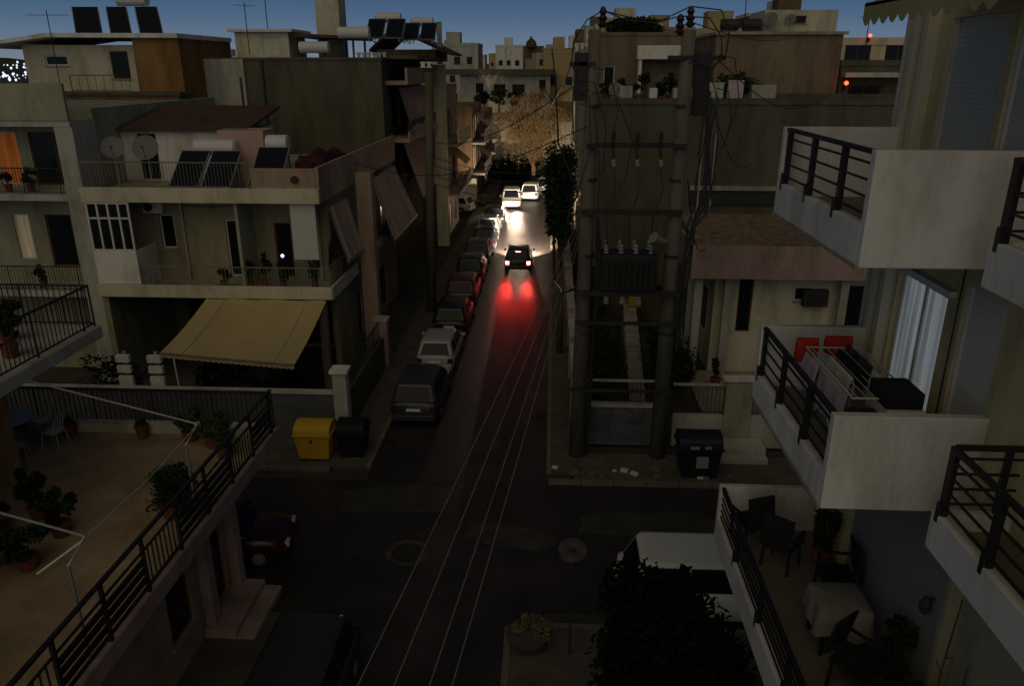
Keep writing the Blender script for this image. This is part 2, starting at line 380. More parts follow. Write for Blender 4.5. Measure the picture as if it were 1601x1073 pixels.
# ------------------------------------------------------------------ cars (local: rear at -Y, wheels on z=0)
def rrect(hx, y0, y1, cr, n=5):
    P = []
    for cx, cy, a0 in ((hx-cr, y1-cr, 0), (-hx+cr, y1-cr, 90), (-hx+cr, y0+cr, 180), (hx-cr, y0+cr, 270)):
        for k in range(n):
            a = R(a0 + 90*k/(n-1)); P.append((cx+cr*math.cos(a), cy+cr*math.sin(a)))
    return P
def make_car(label, paint, L=4.2, W=1.75, H=1.48, belt=.92, hood=.85, nose=1.05, tail=.12, rake=.45, group=None, lit=False, cat='car', plate_on=True, heads=False):
    o = empty('parked_car' if not lit else 'driving_car', (0, 0, 0), label, cat, group)
    h = L/2; w = W/2
    # lower body: rings across y
    st = [(-h, .38, belt-.14, .84), (-h+.06, .24, belt-.04, .93), (-h+.35, .2, belt+.0, .99), (-h+.9, .2, belt, 1), (0, .19, belt, 1),
          (h-nose-.25, .2, belt, 1), (h-nose+.15, .2, hood+.03, .99), (h-.45, .21, hood-.06, .96), (h-.12, .26, hood-.2, .88), (h, .36, hood-.33, .78)]
    b = MB(); n = 12
    for y, zl, zt, k in st:
        ww = w*k; zm = zl+(zt-zl)*.55
        ring = [(-ww*.8, zl), (-ww*.96, zl+.08), (-ww, zm), (-ww*.985, zt-.09), (-ww*.9, zt-.01), (-ww*.45, zt+.025),
                (ww*.45, zt+.025), (ww*.9, zt-.01), (ww*.985, zt-.09), (ww, zm), (ww*.96, zl+.08), (ww*.8, zl)]
        b.v += [(x, y, z) for x, z in ring]
    for i in range(len(st)-1):
        for k in range(n): b.f.append((i*n+k, i*n+(k+1) % n, (i+1)*n+(k+1) % n, (i+1)*n+k))
    b.f.append(tuple(range(n))); b.f.append(tuple((len(st)-1)*n+k for k in range(n)))
    mk('body', b, paint, o, smooth=True)
    # greenhouse
    rings = []
    yb0, yb1 = -h+tail, h-nose+.05; r0, r1 = yb0+.32, yb1-rake-.35
    for t, zz in ((0, belt+.0), (.45, belt+(H-belt)*.45), (.86, H-.10), (.97, H-.03), (1.08, H)):
        tt = min(t, 1); hx = w*(.93-.17*tt) - (.10 if t > 1 else 0)
        rings.append([(x, y, zz) for x, y in rrect(hx, yb0+(r0-yb0)*tt+(.12 if t > 1 else 0), yb1+(r1-yb1)*tt-(.12 if t > 1 else 0), .16)])
    m = len(rings[0]); V = [p for rg in rings for p in rg]
    def sel(fn, lo, hi):
        q = MB(); q.v = list(V)
        for i in range(lo, hi):
            for k in range(m):
                if fn(k): q.f.append((i*m+k, i*m+(k+1) % m, (i+1)*m+(k+1) % m, (i+1)*m+k))
        return q
    top = sel(lambda k: True, 2, 4); top.f.append(tuple(4*m+k for k in range(m))); mk('roof', top, paint, o, smooth=True)
    mk('pillar', sel(lambda k: k % 5 != 4, 0, 2), paint, o, smooth=True)
    mk('windscreen', sel(lambda k: k == 4, 0, 2), glassd, o); mk('rear_window', sel(lambda k: k == 14, 0, 2), glassd, o)
    mk('side_window', sel(lambda k: k == 9, 0, 2), glassd, o); mk('side_window', sel(lambda k: k == 19, 0, 2), glassd, o)
    bp = MB()
    for s in (-1, 1): bp.bar((s*w*.90, (r0+r1)/2, belt), (s*w*.775, (r0+r1)/2, H-.1), .06, .04)
    mk('door_pillar', bp, paint, o)
    lm = brakelit if lit else tailred
    for s in (-1, 1):
        mk('tail_light', MB().box(s*w*.92, s*w*.66, -h-.015, -h+.10, belt-.34, belt-.12), lm, o, bevel=.02)
        mk('headlight', MB().box(s*w*.80, s*w*.48, h-.16, h-.02, hood-.33, hood-.2), headlit if (lit or heads) else lampglass, o, bevel=.02)
        mk('mirror', MB().box(s*(w+.02), s*(w+.17), h-nose-.35, h-nose-.2, belt+.02, belt+.15), paint, o, bevel=.03)
        for y in (-h+.78, h-.80):
            wh = MB(); wh.tube([(s*(w-.2), y, .31), (s*(w-.03), y, .31), (s*(w+.005), y, .31)], [.31, .31, .28], 20)
            wo_ = mk('wheel', wh, rubber, o)
            mk('rim', MB().tube([(s*(w-.02), y, .31), (s*(w+.015), y, .31)], [.19, .17], 12), galv, wo_)
    if lit: mk('high_brake_light', MB().box(-.16, .16, r0-.10, r0-.04, H-.13, H-.09), brakelit, o)
    mk('bumper', MB().box(-w*.86, w*.86, -h-.07, -h+.05, .3, .52), paint, o, bevel=.03)
    if plate_on: mk('number_plate', MB().box(-.26, .26, -h-.085, -h-.073, .5, .61) if False else MB().box(-.26, .26, -h-.03, -h-.02, belt-.33, belt-.22), plate, o)
    return o
def put(car, x, y, rz=0.0, s=1.0):
    car.location = (x, y, 0.0); car.rotation_euler = (0, 0, rz); return car

# ================================================================== SETTING
g = MB(); g.box(-900, 900, -40, 1500, -1, -.03); struct('ground', g, soil)
rd = MB()
rd.add([(-5.8, -30, 0), (0, -30, 0), (0, 95, 0), (-5.8, 95, 0)], [(0, 1, 2, 3)])
struct('street', rd, asphalt)
cs = MB(); cs.quad((-60, 15.6, .004), (-5.8, 15.6, .004), (-5.8, 21.3, .004), (-60, 21.3, .004)); cs.quad((0, 15.3, .004), (60, 15.3, .004), (60, 21.3, .004), (0, 21.3, .004))
struct('cross_street', cs, asphalt)
pt = MB(); pt.quad((-1.7, 23, .005), (-.9, 23, .005), (-.9, 60, .005), (-1.6, 60, .005)); pt.quad((-2.3, 8, .005), (-1.2, 8, .005), (-1.3, 14.6, .005), (-2.2, 14.8, .005)); pt.quad((-5.4, 16.4, .009), (-3.9, 16.2, .009), (-3.6, 17, .009), (-5.2, 17.3, .009))
struct('asphalt_patch', pt, patchm)
def pavement(x0, x1, y0, y1, kx=None, ky=None):
    # slabs as one sheet with a kerb stone rim
    m = MB(); m.box(x0, x1, y0, y1, -.02, .12); struct('pavement', m, pavem)
pavement(-7.1, -5.95, 22.0, 95); pavement(.15, .9, 22.0, 95); pavement(.9, 30, 21.5, 23.3); pavement(-7.9, -5.95, -20, 14.8); pavement(-.75, 6, -20, 14.6); pavement(-40, -7.1, 21.9, 24.0)
def kerb(a, b):
    d = Vector(b) - Vector(a); n = max(1, int(d.length/1.0)); m = MB()
    for i in range(n):
        p = Vector(a)+d*((i+.01)/n); q = Vector(a)+d*((i+.99)/n); m.bar((p.x, p.y, .06), (q.x, q.y, .06), .15, .135+.006*(i % 2))
    struct('kerb', m, kerbm)
kerb((-5.87, 22, 0), (-5.87, 90, 0)); kerb((.07, 22, 0), (.07, 90, 0)); kerb((.07, 21.42, 0), (30, 21.42, 0)); kerb((-5.87, -20, 0), (-5.87, 14.8, 0)); kerb((-.83, -20, 0), (-.83, 14.6, 0)); kerb((-.75, 14.68, 0), (6, 14.68, 0)); kerb((-40, 21.82, 0), (-7.1, 21.82, 0))
for i, (x, y, l, w_, a_) in enumerate([(-4.6, 20.2, 3.4, 1.6, .1), (-1.0, 18.4, 2.6, 1.1, -.2), (3.0, 19.2, 4.2, 1.3, .05), (-9.5, 18.7, 3.8, 1.4, -.04)]):
    q = MB(); ca, sa = math.cos(a_), math.sin(a_); nP = 12; P = []
    for k in range(nP):
        t_ = 2*math.pi*k/nP; e_ = 1+.12*math.sin(k*2.7+i); u_, v_ = math.copysign(abs(math.cos(t_))**.5, math.cos(t_))*l/2*e_, math.copysign(abs(math.sin(t_))**.5, math.sin(t_))*w_/2*e_
        P.append((x+u_*ca-v_*sa, y+u_*sa+v_*ca, .0125+.004*i*.2))
    q.quad(*P); struct('asphalt_patch', q, mat('older pale asphalt', (.055, .050, .042), .7, .4, 5, .6, fine=50))
for i, (x, y) in enumerate([(-5.55, 24.0), (-.25, 26.5)]):
    o = empty('drain_grate', (x, y, .0), ['iron drain grate by the left kerb near the junction', 'iron drain grate by the right kerb near the poles'][i], 'drain'); mk('frame', MB().box(x-.2, x+.2, y-.3, y+.3, -.02, .016), iron, o)
    for k in range(6): mk('bar', MB().box(x-.17, x+.17, y-.26+.09*k, y-.22+.09*k, .0165, .03), black, o)
mh = MB(); n = 40
for i in range(n):
    a, b_ = 2*math.pi*i/n, 2*math.pi*(i+1)/n
    for r0, r1 in ((.44, .60),):
        mh.quad(*[(-3.75+math.cos(t)*r, 17.5+math.sin(t)*r, .012) for t, r in ((a, r0), (a, r1), (b_, r1), (b_, r0))])
ho = empty('manhole_cover', (-3.75, 17.5, 0), 'round manhole with a pale worn ring in the crossing', 'manhole')
mk('collar', mh, mat('worn collar', (.075, .068, .05), .8, .5, 8), ho); mk('lid', MB().lathe((-3.75, 17.5, .006), [(.34, 0), (.34, .014), (.28, .02)], 24), iron, ho)

# ================================================================== RIGHT NEAR BUILDING
RB = empty('apartment_block', (6.5, 5, 0), 'white and yellow apartment block with stacked white balconies at the right', 'building')
b = MB()
opsW = [(8.90, 10.25, 8.25, 9.95, 'lit'), (7.72, 8.55, 8.2, 10.2, 'shutter'), (8.75, 10.0, 10.85, 13.05, 'shutter'), (7.35, 8.6, 10.85, 13.05, 'shutter'), (1.5, 3.6, 8.1, 10.2, 'shutter')]
wall(b, 'W', 4.7, .25, -8, 10.9, 4.9, 17, opsW)
b.box(4.95, 12, 10.65, 10.9, 4.9, 17); b.box(4.95, 12, -8, 10.65, 16.8, 17)
mk('wall', b, mat('warm white render', (.60, .52, .28), .85, .12, 1.4, .2, streak=True), RB)
for q in opsW: fill(RB, 'W', 4.7, q)
lo = MB(); lo.box(4.95, 12, -8, 10.4, 0, 4.9); lo.box(4.5, 4.95, 10.0, 10.5, 0, 4.85); mk('ground_floor_wall', lo, greenish, RB)
gp = MB(); gp.box(4.45, 4.69, 7.55, 8.9, 8.0, 8.24); 
pil = MB()
for y0, y1 in ((10.3, 10.42), (10.62, 10.76)): pil.box(4.55, 4.698, y0, y1, 7.9, 17)
mk('pilaster', pil, cream, RB)
cw = MB(); cw.box(4.62, 4.698, 10.44, 10.60, 7.9, 17); mk('corner_strip', cw, yellowr, RB)
# grey recessed wall of the lowest flat
lw = MB(); lw.box(4.64, 4.698, -2, 7.2, 4.98, 7.78); mk('lower_wall', lw, greenish, RB)
gw = MB(); gw.box(4.655, 4.698, 7.6, 10.2, 4.98, 7.6); mk('grey_wall_panel', gw, mat('grey violet paint', (.24, .23, .235), .85, .15, 1.5, .2), RB)
def rbalc(x0, x1, y0, y1, zf, ztop, zbot, south=True, posts=(), nbar=4, psouth=False, north=True):
    """street side low strip + black rail; solid white end panels"""
    s = MB(); s.box(x0+.12, x1, y0+.12, y1-.12, zbot, zf)
    mk('balcony_floor', s, mat('balcony floor', (.19, .16, .12), .7, .2, 4), RB)
    f = MB(); f.box(x0, x0+.12, y0+.12, y1-.12, zbot-.02, zf+.18); mk('balcony_edge', f, white, RB, bevel=.008)
    if south: mk('end_panel', MB().box(x0, x1, y0, y0+.12, zbot-.02, ztop), white, RB, bevel=.012)
    else: mk('balcony_edge', MB().box(x0, x1, y0, y0+.12, zbot-.02, zf+.18), white, RB, bevel=.008)
    if north: mk('end_panel', MB().box(x0, x1, y1-.12, y1, zbot-.02, ztop), white, RB, bevel=.012)
    else: mk('balcony_edge', MB().box(x0, x1, y1-.12, y1, zbot-.02, zf+.18), white, RB, bevel=.008)
    top = ztop-.03; xr = x0+.05
    rl = mk('railing', MB().bar((xr, y0+.1, top), (xr, y1-.06, top), .06, .045), black, RB)
    for i in range(nbar):
        z = zf+.18+(top-zf-.18)*(i+.6)/(nbar+.3)
        mk('bar', MB().bar((xr, y0+.1, z), (xr, y1-.1, z), .022, .022), black, rl)
    for y in posts: mk('post', MB().box(xr-.02, xr+.035, y-.045, y+.045, zf+.0, top-.02).box(xr-.055, xr-.021, y-.03, y+.03, zf+.1, zf+.32), black, rl)
    if not north:
        yr = y1-.06; r2 = mk('railing', MB().bar((xr+.03, yr, top), (x1, yr, top), .06, .045), black, RB)
        for i in range(nbar):
            z = zf+.18+(top-zf-.18)*(i+.6)/(nbar+.3); mk('bar', MB().bar((xr, yr, z), (x1, yr, z), .022, .022), black, r2)
        for x in (xr+.02, xr+.55): mk('post', MB().box(x-.03, x+.03, yr-.02, yr+.03, zf, top-.02), black, r2)
    if not south:
        yr = y0+.06; r2 = mk('railing', MB().bar((xr+.03, yr, top), (x1, yr, top), .06, .045), black, RB)
rbalc(3.08, 4.7, 7.6, 10.75, 10.85, 11.76, 10.63, posts=(10.55, 9.55, 8.55))
rbalc(3.08, 4.7, 7.6, 10.75, 8.05, 8.98, 7.85, posts=(10.6, 9.6, 8.55))
rbalc(2.95, 4.7, 4.2, 11.6, 5.0, 5.82, 4.75, posts=(10.3, 8.9, 7.6, 6.3), nbar=5)
rbalc(3.96, 5.6, 1.0, 7.0, 8.05, 9.0, 7.82, south=False, north=False, posts=(6.9, 6.05, 5.1, 4.0))
rbalc(3.96, 5.6, 1.0, 7.0, 10.85, 11.78, 10.62, south=False, north=False, posts=(6.9, 6.05, 5.1))
ov = MB(); ov.box(3.2, 4.7, -1, 7.1, 4.76, 4.9)
# step back wall behind the nearer balconies
sb = MB(); sb.box(5.6, 5.8, -2, 7.0, 7.8, 17); 
mk('curtain_track', MB().box(4.60, 4.69, 8.7, 10.3, 10.0, 10.07), framew, RB)
# scalloped awning at the top
aw = MB(); N_ = 12; ya, yb = 6.6, 9.35
for i in range(N_):
    y0 = ya+(yb-ya)*i/N_; y1 = ya+(yb-ya)*(i+1)/N_
    aw.quad((4.69, y0, 13.65), (4.69, y1, 13.65), (3.42, y1, 13.16), (3.42, y0, 13.16))
    k = 6
    for j in range(k):
        a = j/k; c_ = (j+1)/k; za = 13.0-.07*math.sin(math.pi*a); zc = 13.0-.07*math.sin(math.pi*c_)
        aw.quad((3.41, y0+(y1-y0)*a, 13.16), (3.41, y0+(y1-y0)*c_, 13.16), (3.41, y0+(y1-y0)*c_, zc), (3.41, y0+(y1-y0)*a, za))
for i in range(12):
    x0 = 3.42+(4.69-3.42)*i/12; x1 = 3.42+(4.69-3.42)*(i+1)/12; zz0 = 13.16+.49*i/12; zz1 = 13.16+.49*(i+1)/12
    for j in range(4):
        a, c_ = j/4, (j+1)/4; aw.quad((x0+(x1-x0)*a, yb+.005, zz0), (x0+(x1-x0)*c_, yb+.005, zz1), (x0+(x1-x0)*c_, yb+.005, zz1-.12-.06*math.sin(math.pi*c_)), (x0+(x1-x0)*a, yb+.005, zz0-.12-.06*math.sin(math.pi*a)))
mk('awning', aw, awng, RB); mk('awning_bar', MB().bar((3.43, ya, 13.15), (3.43, yb, 13.15), .04), galv, RB)

for y in (10.9,): mk('drainpipe', MB().tube([(4.62, 10.97, 0.1), (4.62, 10.97, 16.8)], .045, 10), pale, RB)
for z0_ in (10.63, 7.85): mk('drip_edge', MB().box(3.05, 3.075, 7.62, 10.73, z0_-.035, z0_+.0), conc, RB)
mk('wall_cable', MB().tube([(4.68, 8.62, 10.6), (4.68, 8.62, 8.1)], .01, 5), iron, RB)
# things on the middle balcony: drying rack hung with washing, black case, white cupboard
dr = empty('drying_rack', (3.85, 9.2, 8.05), 'folding drying rack hung with black and white washing on the middle balcony', 'drying rack')
r = MB()
for s in (-.36, .36):
    r.tube([(3.85+s, 8.4, 8.05), (3.85+s, 9.6, 8.95)], .012, 6); r.tube([(3.85+s, 9.6, 8.05), (3.85+s, 8.4, 8.95)], .012, 6)
    r.tube([(3.85+s, 8.2, 8.93), (3.85+s, 9.9, 8.93)], .012, 6)
r.tube([(3.49, 8.2, 8.93), (4.21, 8.2, 8.93)], .012, 6); r.tube([(3.49, 9.9, 8.93), (4.21, 9.9, 8.93)], .012, 6)
mk('frame', r, ltmetal, dr)
for i in range(7):
    x = 3.55+.1*i; mk('wire', MB().bar((x, 8.2, 8.935), (x, 9.9, 8.935), .008), ltmetal, dr)
def cloth(name, label, m, x0, x1, y, z, drop, along='x', seed=0, cat='laundry', group='washing hung on the drying rack', width=None):
    rr = random.Random(seed); q = MB(); nu, nv = 14, 12; ph = rr.random()*6
    for j in range(nv+1):
        s = j/nv
        for i in range(nu+1):
            u = i/nu; fold = .03*math.sin(u*14+ph)*(abs(s-.5)*2)
            t = (s-.5)*2; zz = z-abs(t)*drop*(1+.12*math.sin(u*5+ph)); dd = math.copysign(min(abs(t)*3, 1)*.035, t)+fold
            if along == 'x': q.v.append((x0+(x1-x0)*u, y+dd, zz))
            else: q.v.append((y+dd, x0+(x1-x0)*u, zz))
    for j in range(nv):
        for i in range(nu): a = j*(nu+1)+i; q.f.append((a, a+1, a+nu+2, a+nu+1))
    return solo(name, q, m, label, cat, group, smooth=True)
cloth('towel', 'red towel hung at the left of the middle balcony rack', redcloth, 3.42, 3.72, 10.1, 9.0, .32, seed=1)
cloth('shirt', 'red and pale shirt drying in the middle of the rack top', redcloth, 3.78, 4.15, 10.05, 9.05, .26, seed=2)
cloth('sheet', 'pinkish white sheet hanging over the railing side of the rack', pinkcloth, 8.35, 9.25, 3.50, 8.95, .62, along='y', seed=3)
cloth('trousers', 'black trousers draped across the top of the drying rack', blackcloth, 8.9, 9.7, 3.85, 8.99, .22, along='y', seed=4)
cloth('cloth', 'white cloth hanging in the centre of the drying rack', whitecloth, 8.7, 9.5, 3.68, 8.97, .3, along='y', seed=5)
cloth('jacket', 'dark grey jacket hanging beside the window on the rack', mat('charcoal cloth', (.05, .05, .05), .9, .5, 9), 8.8, 9.9, 4.03, 9.0, .3, along='y', seed=6)
cloth('blanket', 'crumpled grey and white blanket folded over the near end of the rack', whitecloth, 8.25, 8.95, 4.0, 9.02, .5, along='y', seed=8)
cloth('shirt', 'pale pink shirt hanging lowest on the street side of the rack', pinkcloth, 9.2, 9.75, 3.44, 8.94, .5, along='y', seed=9)
c1 = empty('cupboard', (3.98, 8.1, 8.05), 'small white cupboard behind the middle balcony end panel', 'cupboard')
mk('carcass', MB().box(3.8, 4.22, 7.95, 8.35, 8.06, 8.88), framew, c1, bevel=.01); mk('door', MB().box(3.83, 4.19, 7.93, 7.948, 8.12, 8.84), framew, c1); mk('handle', MB().box(3.9, 4.02, 7.915, 7.928, 8.6, 8.72), iron, c1)
solo('storage_case', MB().box(3.78, 4.2, 8.0, 8.5, 8.885, 9.08), blackcloth, 'long black case lying on top of the white cupboard', 'case', bevel=.02)
b2 = empty('stool', (3.6, 8.05, 8.05), 'black square stool beside the white cupboard', 'stool')
mk('seat', MB().box(3.46, 3.76, 7.95, 8.25, 8.72, 8.8), black, b2, bevel=.01)
for sx in (3.48, 3.72):
    for sy in (7.97, 8.21): mk('leg', MB().box(sx, sx+.03, sy, sy+.03, 8.05, 8.72), black, b2)
# bottom balcony
def chair(label, x, y, z, rz, m, cover=None, name='chair'):
    o = empty(name, (0, 0, 0), label, 'chair', None)
    mk('seat', MB().box(-.24, .24, -.24, .24, .41, .46), m, o, bevel=.01)
    bk = MB(); bk.obox((0, .26, .72), (1, 0, 0), (0, .98, .18), (0, -.18, .98), (.24, .018, .27)); mk('backrest', bk, m, o, bevel=.01)
    for a in (-.2, .2):
        for c_ in (-.2, .2): mk('leg', MB().bar((a*1.1, c_*1.1, 0), (a, c_, .41), .035), m, o)
    for a in (-.25, .25): mk('armrest', MB().box(a-.02, a+.02, -.2, .26, .62, .65).box(a-.02, a+.02, -.2, -.16, .42, .62), m, o)
    if cover: mk('cushion', MB().box(-.21, .21, -.2, .2, .465, .53), cover, o, bevel=.03)
    o.location = (x, y, z); o.rotation_euler = (0, 0, rz); return o
chair('dark armchair with a pale cushion at the far end of the bottom balcony', 3.75, 10.5, 5.0, R(140), blackcloth, clothd)
chair('dark armchair without cushion beside the far end wall', 3.4, 11.1, 5.0, R(200), blackcloth)
chair('dark chair against the wall behind the covered table', 4.3, 9.7, 5.0, R(-95), blackcloth)
tb = empty('table', (4.0, 8.75, 5.0), 'small table under a white cloth on the bottom balcony', 'table')
for a in (-.26, .26):
    for c_ in (-.26, .26): mk('leg', MB().box(4.0+a-.02, 4.0+a+.02, 8.75+c_-.02, 8.75+c_+.02, 5.0, 5.7), black, tb)
mk('tabletop', MB().box(3.68, 4.32, 8.43, 9.07, 5.7, 5.735), frameb, tb)
q = MB(); nn = 44
per = []
for i in range(nn):
    a = 2*math.pi*i/nn; cx, sx = math.cos(a), math.sin(a); k = .34/max(abs(cx), abs(sx)); per.append((cx*k, sx*k, a))
for r_, dz in ((0.0, 0), (.97, 0), (1.0, -.01), (1.05, -.18), (1.1, -.38)):
    for px_, py_, a in per:
        f = 1+(.07*math.sin(a*9) if dz < -.1 else 0); q.v.append((4.0+px_*r_*f, 8.75+py_*r_*f, 5.742+dz*(1+.15*math.sin(a*4))))
for i in range(4):
    for k in range(nn): q.f.append((i*nn+k, i*nn+(k+1) % nn, (i+1)*nn+(k+1) % nn, (i+1)*nn+k))
solo('tablecloth', q, clothd, 'white cloth draped in folds over the bottom balcony table', 'tablecloth', smooth=True, base=(4.0, 8.75, 5.3))
chair('dark plastic chair in front of the covered table', 3.95, 7.9, 5.0, R(38), blackcloth)
for i, (x, y, rp, hp, cr, nL) in enumerate([(4.2, 7.3, .2, .35, (.42, .42, .45), 900), (4.35, 8.0, .16, .3, (.3, .3, .5), 600), (3.9, 6.4, .2, .35, (.45, .5, .45), 900), (4.4, 10.55, .16, .3, (.22, .22, .55), 500)]):
    potted(['bushy dark plant in the right corner of the bottom balcony', 'tall dark plant by the wall next to the covered table', 'spreading dark plant nearest the camera on the bottom balcony', 'slim dark plant by the far wall corner of the bottom balcony'][i], x, y, 5.0, rp, hp, cr, nL, .11, leafd, seed=20+i)
for i, (y, z0, z1, dy) in enumerate([(7.05, 5.3, 7.0, .1), (6.55, 5.1, 6.4, .25), (6.1, 5.1, 6.3, -.1)]):
    q = MB().tube([(4.55, y, 5.0), (4.5, y+dy*.5, (5+z1)/2), (4.58, y+dy, z1)], [.02, .015, .01], 6)
    for j in range(4): q.tube([(4.52, y+dy*.5, 5.5+.25*j), (4.5, y+dy*.5+.14*(-1)**j, 5.62+.25*j)], [.01, .006], 5)
    solo('bare_stem', q, bark, ['tallest bare stem leaning on the bottom balcony wall', 'slanted bare stem on the bottom balcony wall', 'short bare stem at the near end of the bottom balcony'][i], 'plant')
solo('wall_lamp', MB().lathe((4.55, 7.75, 6.35), [(.02, -.02), (.06, .02), (.07, .12), (.04, .2), (.015, .22)], 12).box(4.55, 4.64, 7.74, 7.76, 6.52, 6.55), iron, 'small unlit lantern on the bottom balcony wall', 'lamp')
q = MB().box(3.25, 3.75, 6.2, 7.3, 5.0, 5.55); solo('storage_box', q, whitecloth, 'low white storage box by the bottom balcony rail', 'box', bevel=.02)

# ================================================================== LEFT NEAR BUILDING (terrace)
LA = empty('terrace_house', (-11, 8, 0), 'low pinkish house with a broad tiled terrace in the lower left corner', 'building')
opsE = [(12.6, 13.6, .9, 2.6, 'brown'), (14.35, 15.3, .35, 2.7, 'door'), (8.4, 9.8, .9, 2.4, 'brown')]
b = MB(); wall(b, 'E', -7.8, .25, -5, 16.0, 0, 3.3, opsE); b.box(-24, -8.05, 15.75, 16.0, 0, 3.3); mk('wall', b, peach, LA)
for q in opsE: fill(LA, 'E', -7.8, q)
b = MB()
for y in (14.0, 15.5): b.box(-7.79, -7.55, y, y+.28, 0, 3.29)
mk('column', b, pink, LA)
s = MB(); s.box(-24, -7.12, -5, 17.55, 3.3, 3.6); mk('terrace_slab', s, terracef, LA)
s = MB(); s.box(-7.118, -7.0, -5, 17.67, 3.28, 3.66); s.box(-24, -7.118, 17.552, 17.67, 3.28, 3.66); mk('slab_edge', s, pink, LA, bevel=.015)
s = MB(); s.box(-24, -7.5, 17.25, 17.5, 3.6, 3.85); mk('terrace_ledge', s, pale, LA)
for i in range(2): mk('step', MB().box(-7.78, -6.75+.42*(1-i)-.3, 13.85, 15.75, i*.17, (i+1)*.17), pink, LA, bevel=.01)
# railing along the street: posts, rails, panels of bars
rl = mk('railing', MB().bar((-7.06, -2, 4.78), (-7.06, 17.5, 4.78), .07, .05), black, LA)
mk('lower_rail', MB().bar((-7.06, -2, 3.78), (-7.06, 17.5, 3.78), .05), black, rl); mk('middle_rail', MB().bar((-7.06, -2, 4.5), (-7.06, 17.5, 4.5), .035), black, rl)
y = -1.6; k = 0
while y < 17.45:
    mk('post', MB().box(-7.09, -7.03, y-.03, y+.03, 3.6, 4.76), black, rl)
    for zz in (3.95, 4.14, 4.32):
        if k % 3 != 1 and y < 16.3: mk('bar', MB().bar((-7.06, y+.06, zz), (-7.06, y+1.2, zz), .04, .11), black, rl)
    if k % 3 == 1:
        for j in range(7): mk('bar', MB().bar((-7.06, y+.16+.15*j, 3.8), (-7.06, y+.16+.15*j, 4.49), .022), black, rl)
    y += 1.26; k += 1
railing(LA, [(-7.1, 17.6), (-24, 17.6)], 3.62, 1.05, black, .13)
# upper floor with its balcony
s = MB(); s.box(-24, -12.1, -5, 15.0, 3.6, 6.4); mk('upper_wall', s, orangew, LA)
s = MB(); s.box(-24, -10.7, -5, 16.8, 6.4, 6.7); mk('upper_balcony', s, pale, LA, bevel=.02)
s = MB(); s.box(-24, -12.1, -5, 14, 6.7, 9.5)
railing(LA, [(-10.8, -4), (-10.8, 16.7), (-24, 16.7)], 6.7, 1.0, black, .14)
def potted_on(*a, **k): return potted(*a, **k)
for i, (x, y) in enumerate([(-11.4, 14.6), (-12.2, 15.6), (-13.3, 15.9), (-11.3, 12.6)]):
    potted(['dark potted shrub on the upper balcony near its right corner', 'dark potted shrub on the upper balcony second from the far rail', 'dark potted shrub on the upper balcony by the far rail', 'dark potted shrub at the near side of the upper balcony'][i], x, y, 6.7, .18, .3, (.45, .45, .4), 500, .11, leafd, seed=40+i)
# terrace frames: posts with a bent head and a long pipe back to the house
def frame(label, yb, tip_dy):
    o = empty('pipe_frame', (-7.15, yb, 4.8), label, 'frame')
    z0, z1 = 4.8, 5.5
    mk('post', MB().tube([(-7.16, yb, 3.62), (-7.16, yb, z1-.05), (-7.0, yb+.28, z1+.28)], .026, 8), galv, o)
    mk('arm', MB().tube([(-7.0, yb+.28, z1+.28), (-12.0, yb+.9, z1+1.2)], .02, 8), galv, o); return o
frame('bent pipe frame nearest the camera on the terrace railing', 9.3, .3)
frame('bent pipe frame near the far corner of the terrace railing', 13.2, .3)
solo('clothes_line', MB().tube([(-7.0, 9.6, 5.76), (-7.02, 11.6, 5.66), (-7.0, 13.46, 5.76)], .006, 5), ltmetal, 'thin line strung between the two terrace pipe frames', 'cable')
solo('fallen_pipe', MB().tube([(-7.0, 9.58, 5.74), (-7.6, 9.2, 5.35)], .018, 6), ltmetal, 'short pipe stub hanging from the nearest terrace frame', 'pipe')
# terrace plants and furniture
tr_ = tree('topiary_bush', 'round clipped bush in a pot beside the terrace railing', (-7.8, 13.5, 3.6), 1, (-7.8, 13.5, 4.35), (.55, .6, .55), 2600, .08, leafd, random.Random(5), clumps=40, tr=.04, cat='plant')
mk('pot', MB().lathe((-7.8, 13.5, 3.6), [(.2, 0), (.27, .3), (.29, .3), (.29, .36)], 16), pot, tr_)
for i, (x, y, cr, nL, mm) in enumerate([(-10.6, 13.3, (.42, .42, .6), 1500, leafd), (-9.75, 12.7, (.4, .4, .45), 1100, leafd), (-11.0, 12.5, (.45, .45, .4), 1100, leafd), (-9.7, 11.6, (.55, .55, .4), 1400, leafd), (-10.4, 11.2, (.6, .6, .45), 1500, leafd), (-8.3, 16.6, (.5, .5, .35), 900, leafm), (-7.8, 16.1, (.35, .4, .4), 600, leafm), (-9.0, 16.9, (.35, .3, .4), 500, leafm)]):
    potted(['tallest dark potted shrub on the left side of the terrace', 'small dark potted shrub right of the tallest terrace shrub', 'dark potted shrub left of the tallest terrace shrub', 'low wide dark potted shrub in front of the terrace group', 'big dark potted shrub at the left photo edge of the terrace', 'wide green shrub in the far right corner of the terrace', 'small green shrub just inside the far corner of the railing', 'green plant at the right end of the far terrace ledge'][i], x, y, 3.6, .2, .3, cr, nL, .1, mm, seed=60+i)
for i, x in enumerate((-12.2, -10.3)):
    potted(['left dark red flower pot at the far terrace ledge', 'right dark red flower pot at the far terrace ledge'][i], x, 17.0, 3.6, .17, .36, (.14, .14, .12), 120, .07, leafd, group='dark red pots at the far terrace ledge', seed=80+i)
t2 = empty('garden_table', (-13.4, 16.4, 3.6), 'round white garden table at the far left of the terrace', 'table')
mk('tabletop', MB().lathe((-13.4, 16.4, 4.3), [(.62, 0), (.64, .02), (.62, .04)], 28), ltmetal, t2); mk('foot', MB().lathe((-13.4, 16.4, 3.6), [(.25, 0), (.22, .04), (.04, .1), (.04, .7)], 14), ltmetal, t2)
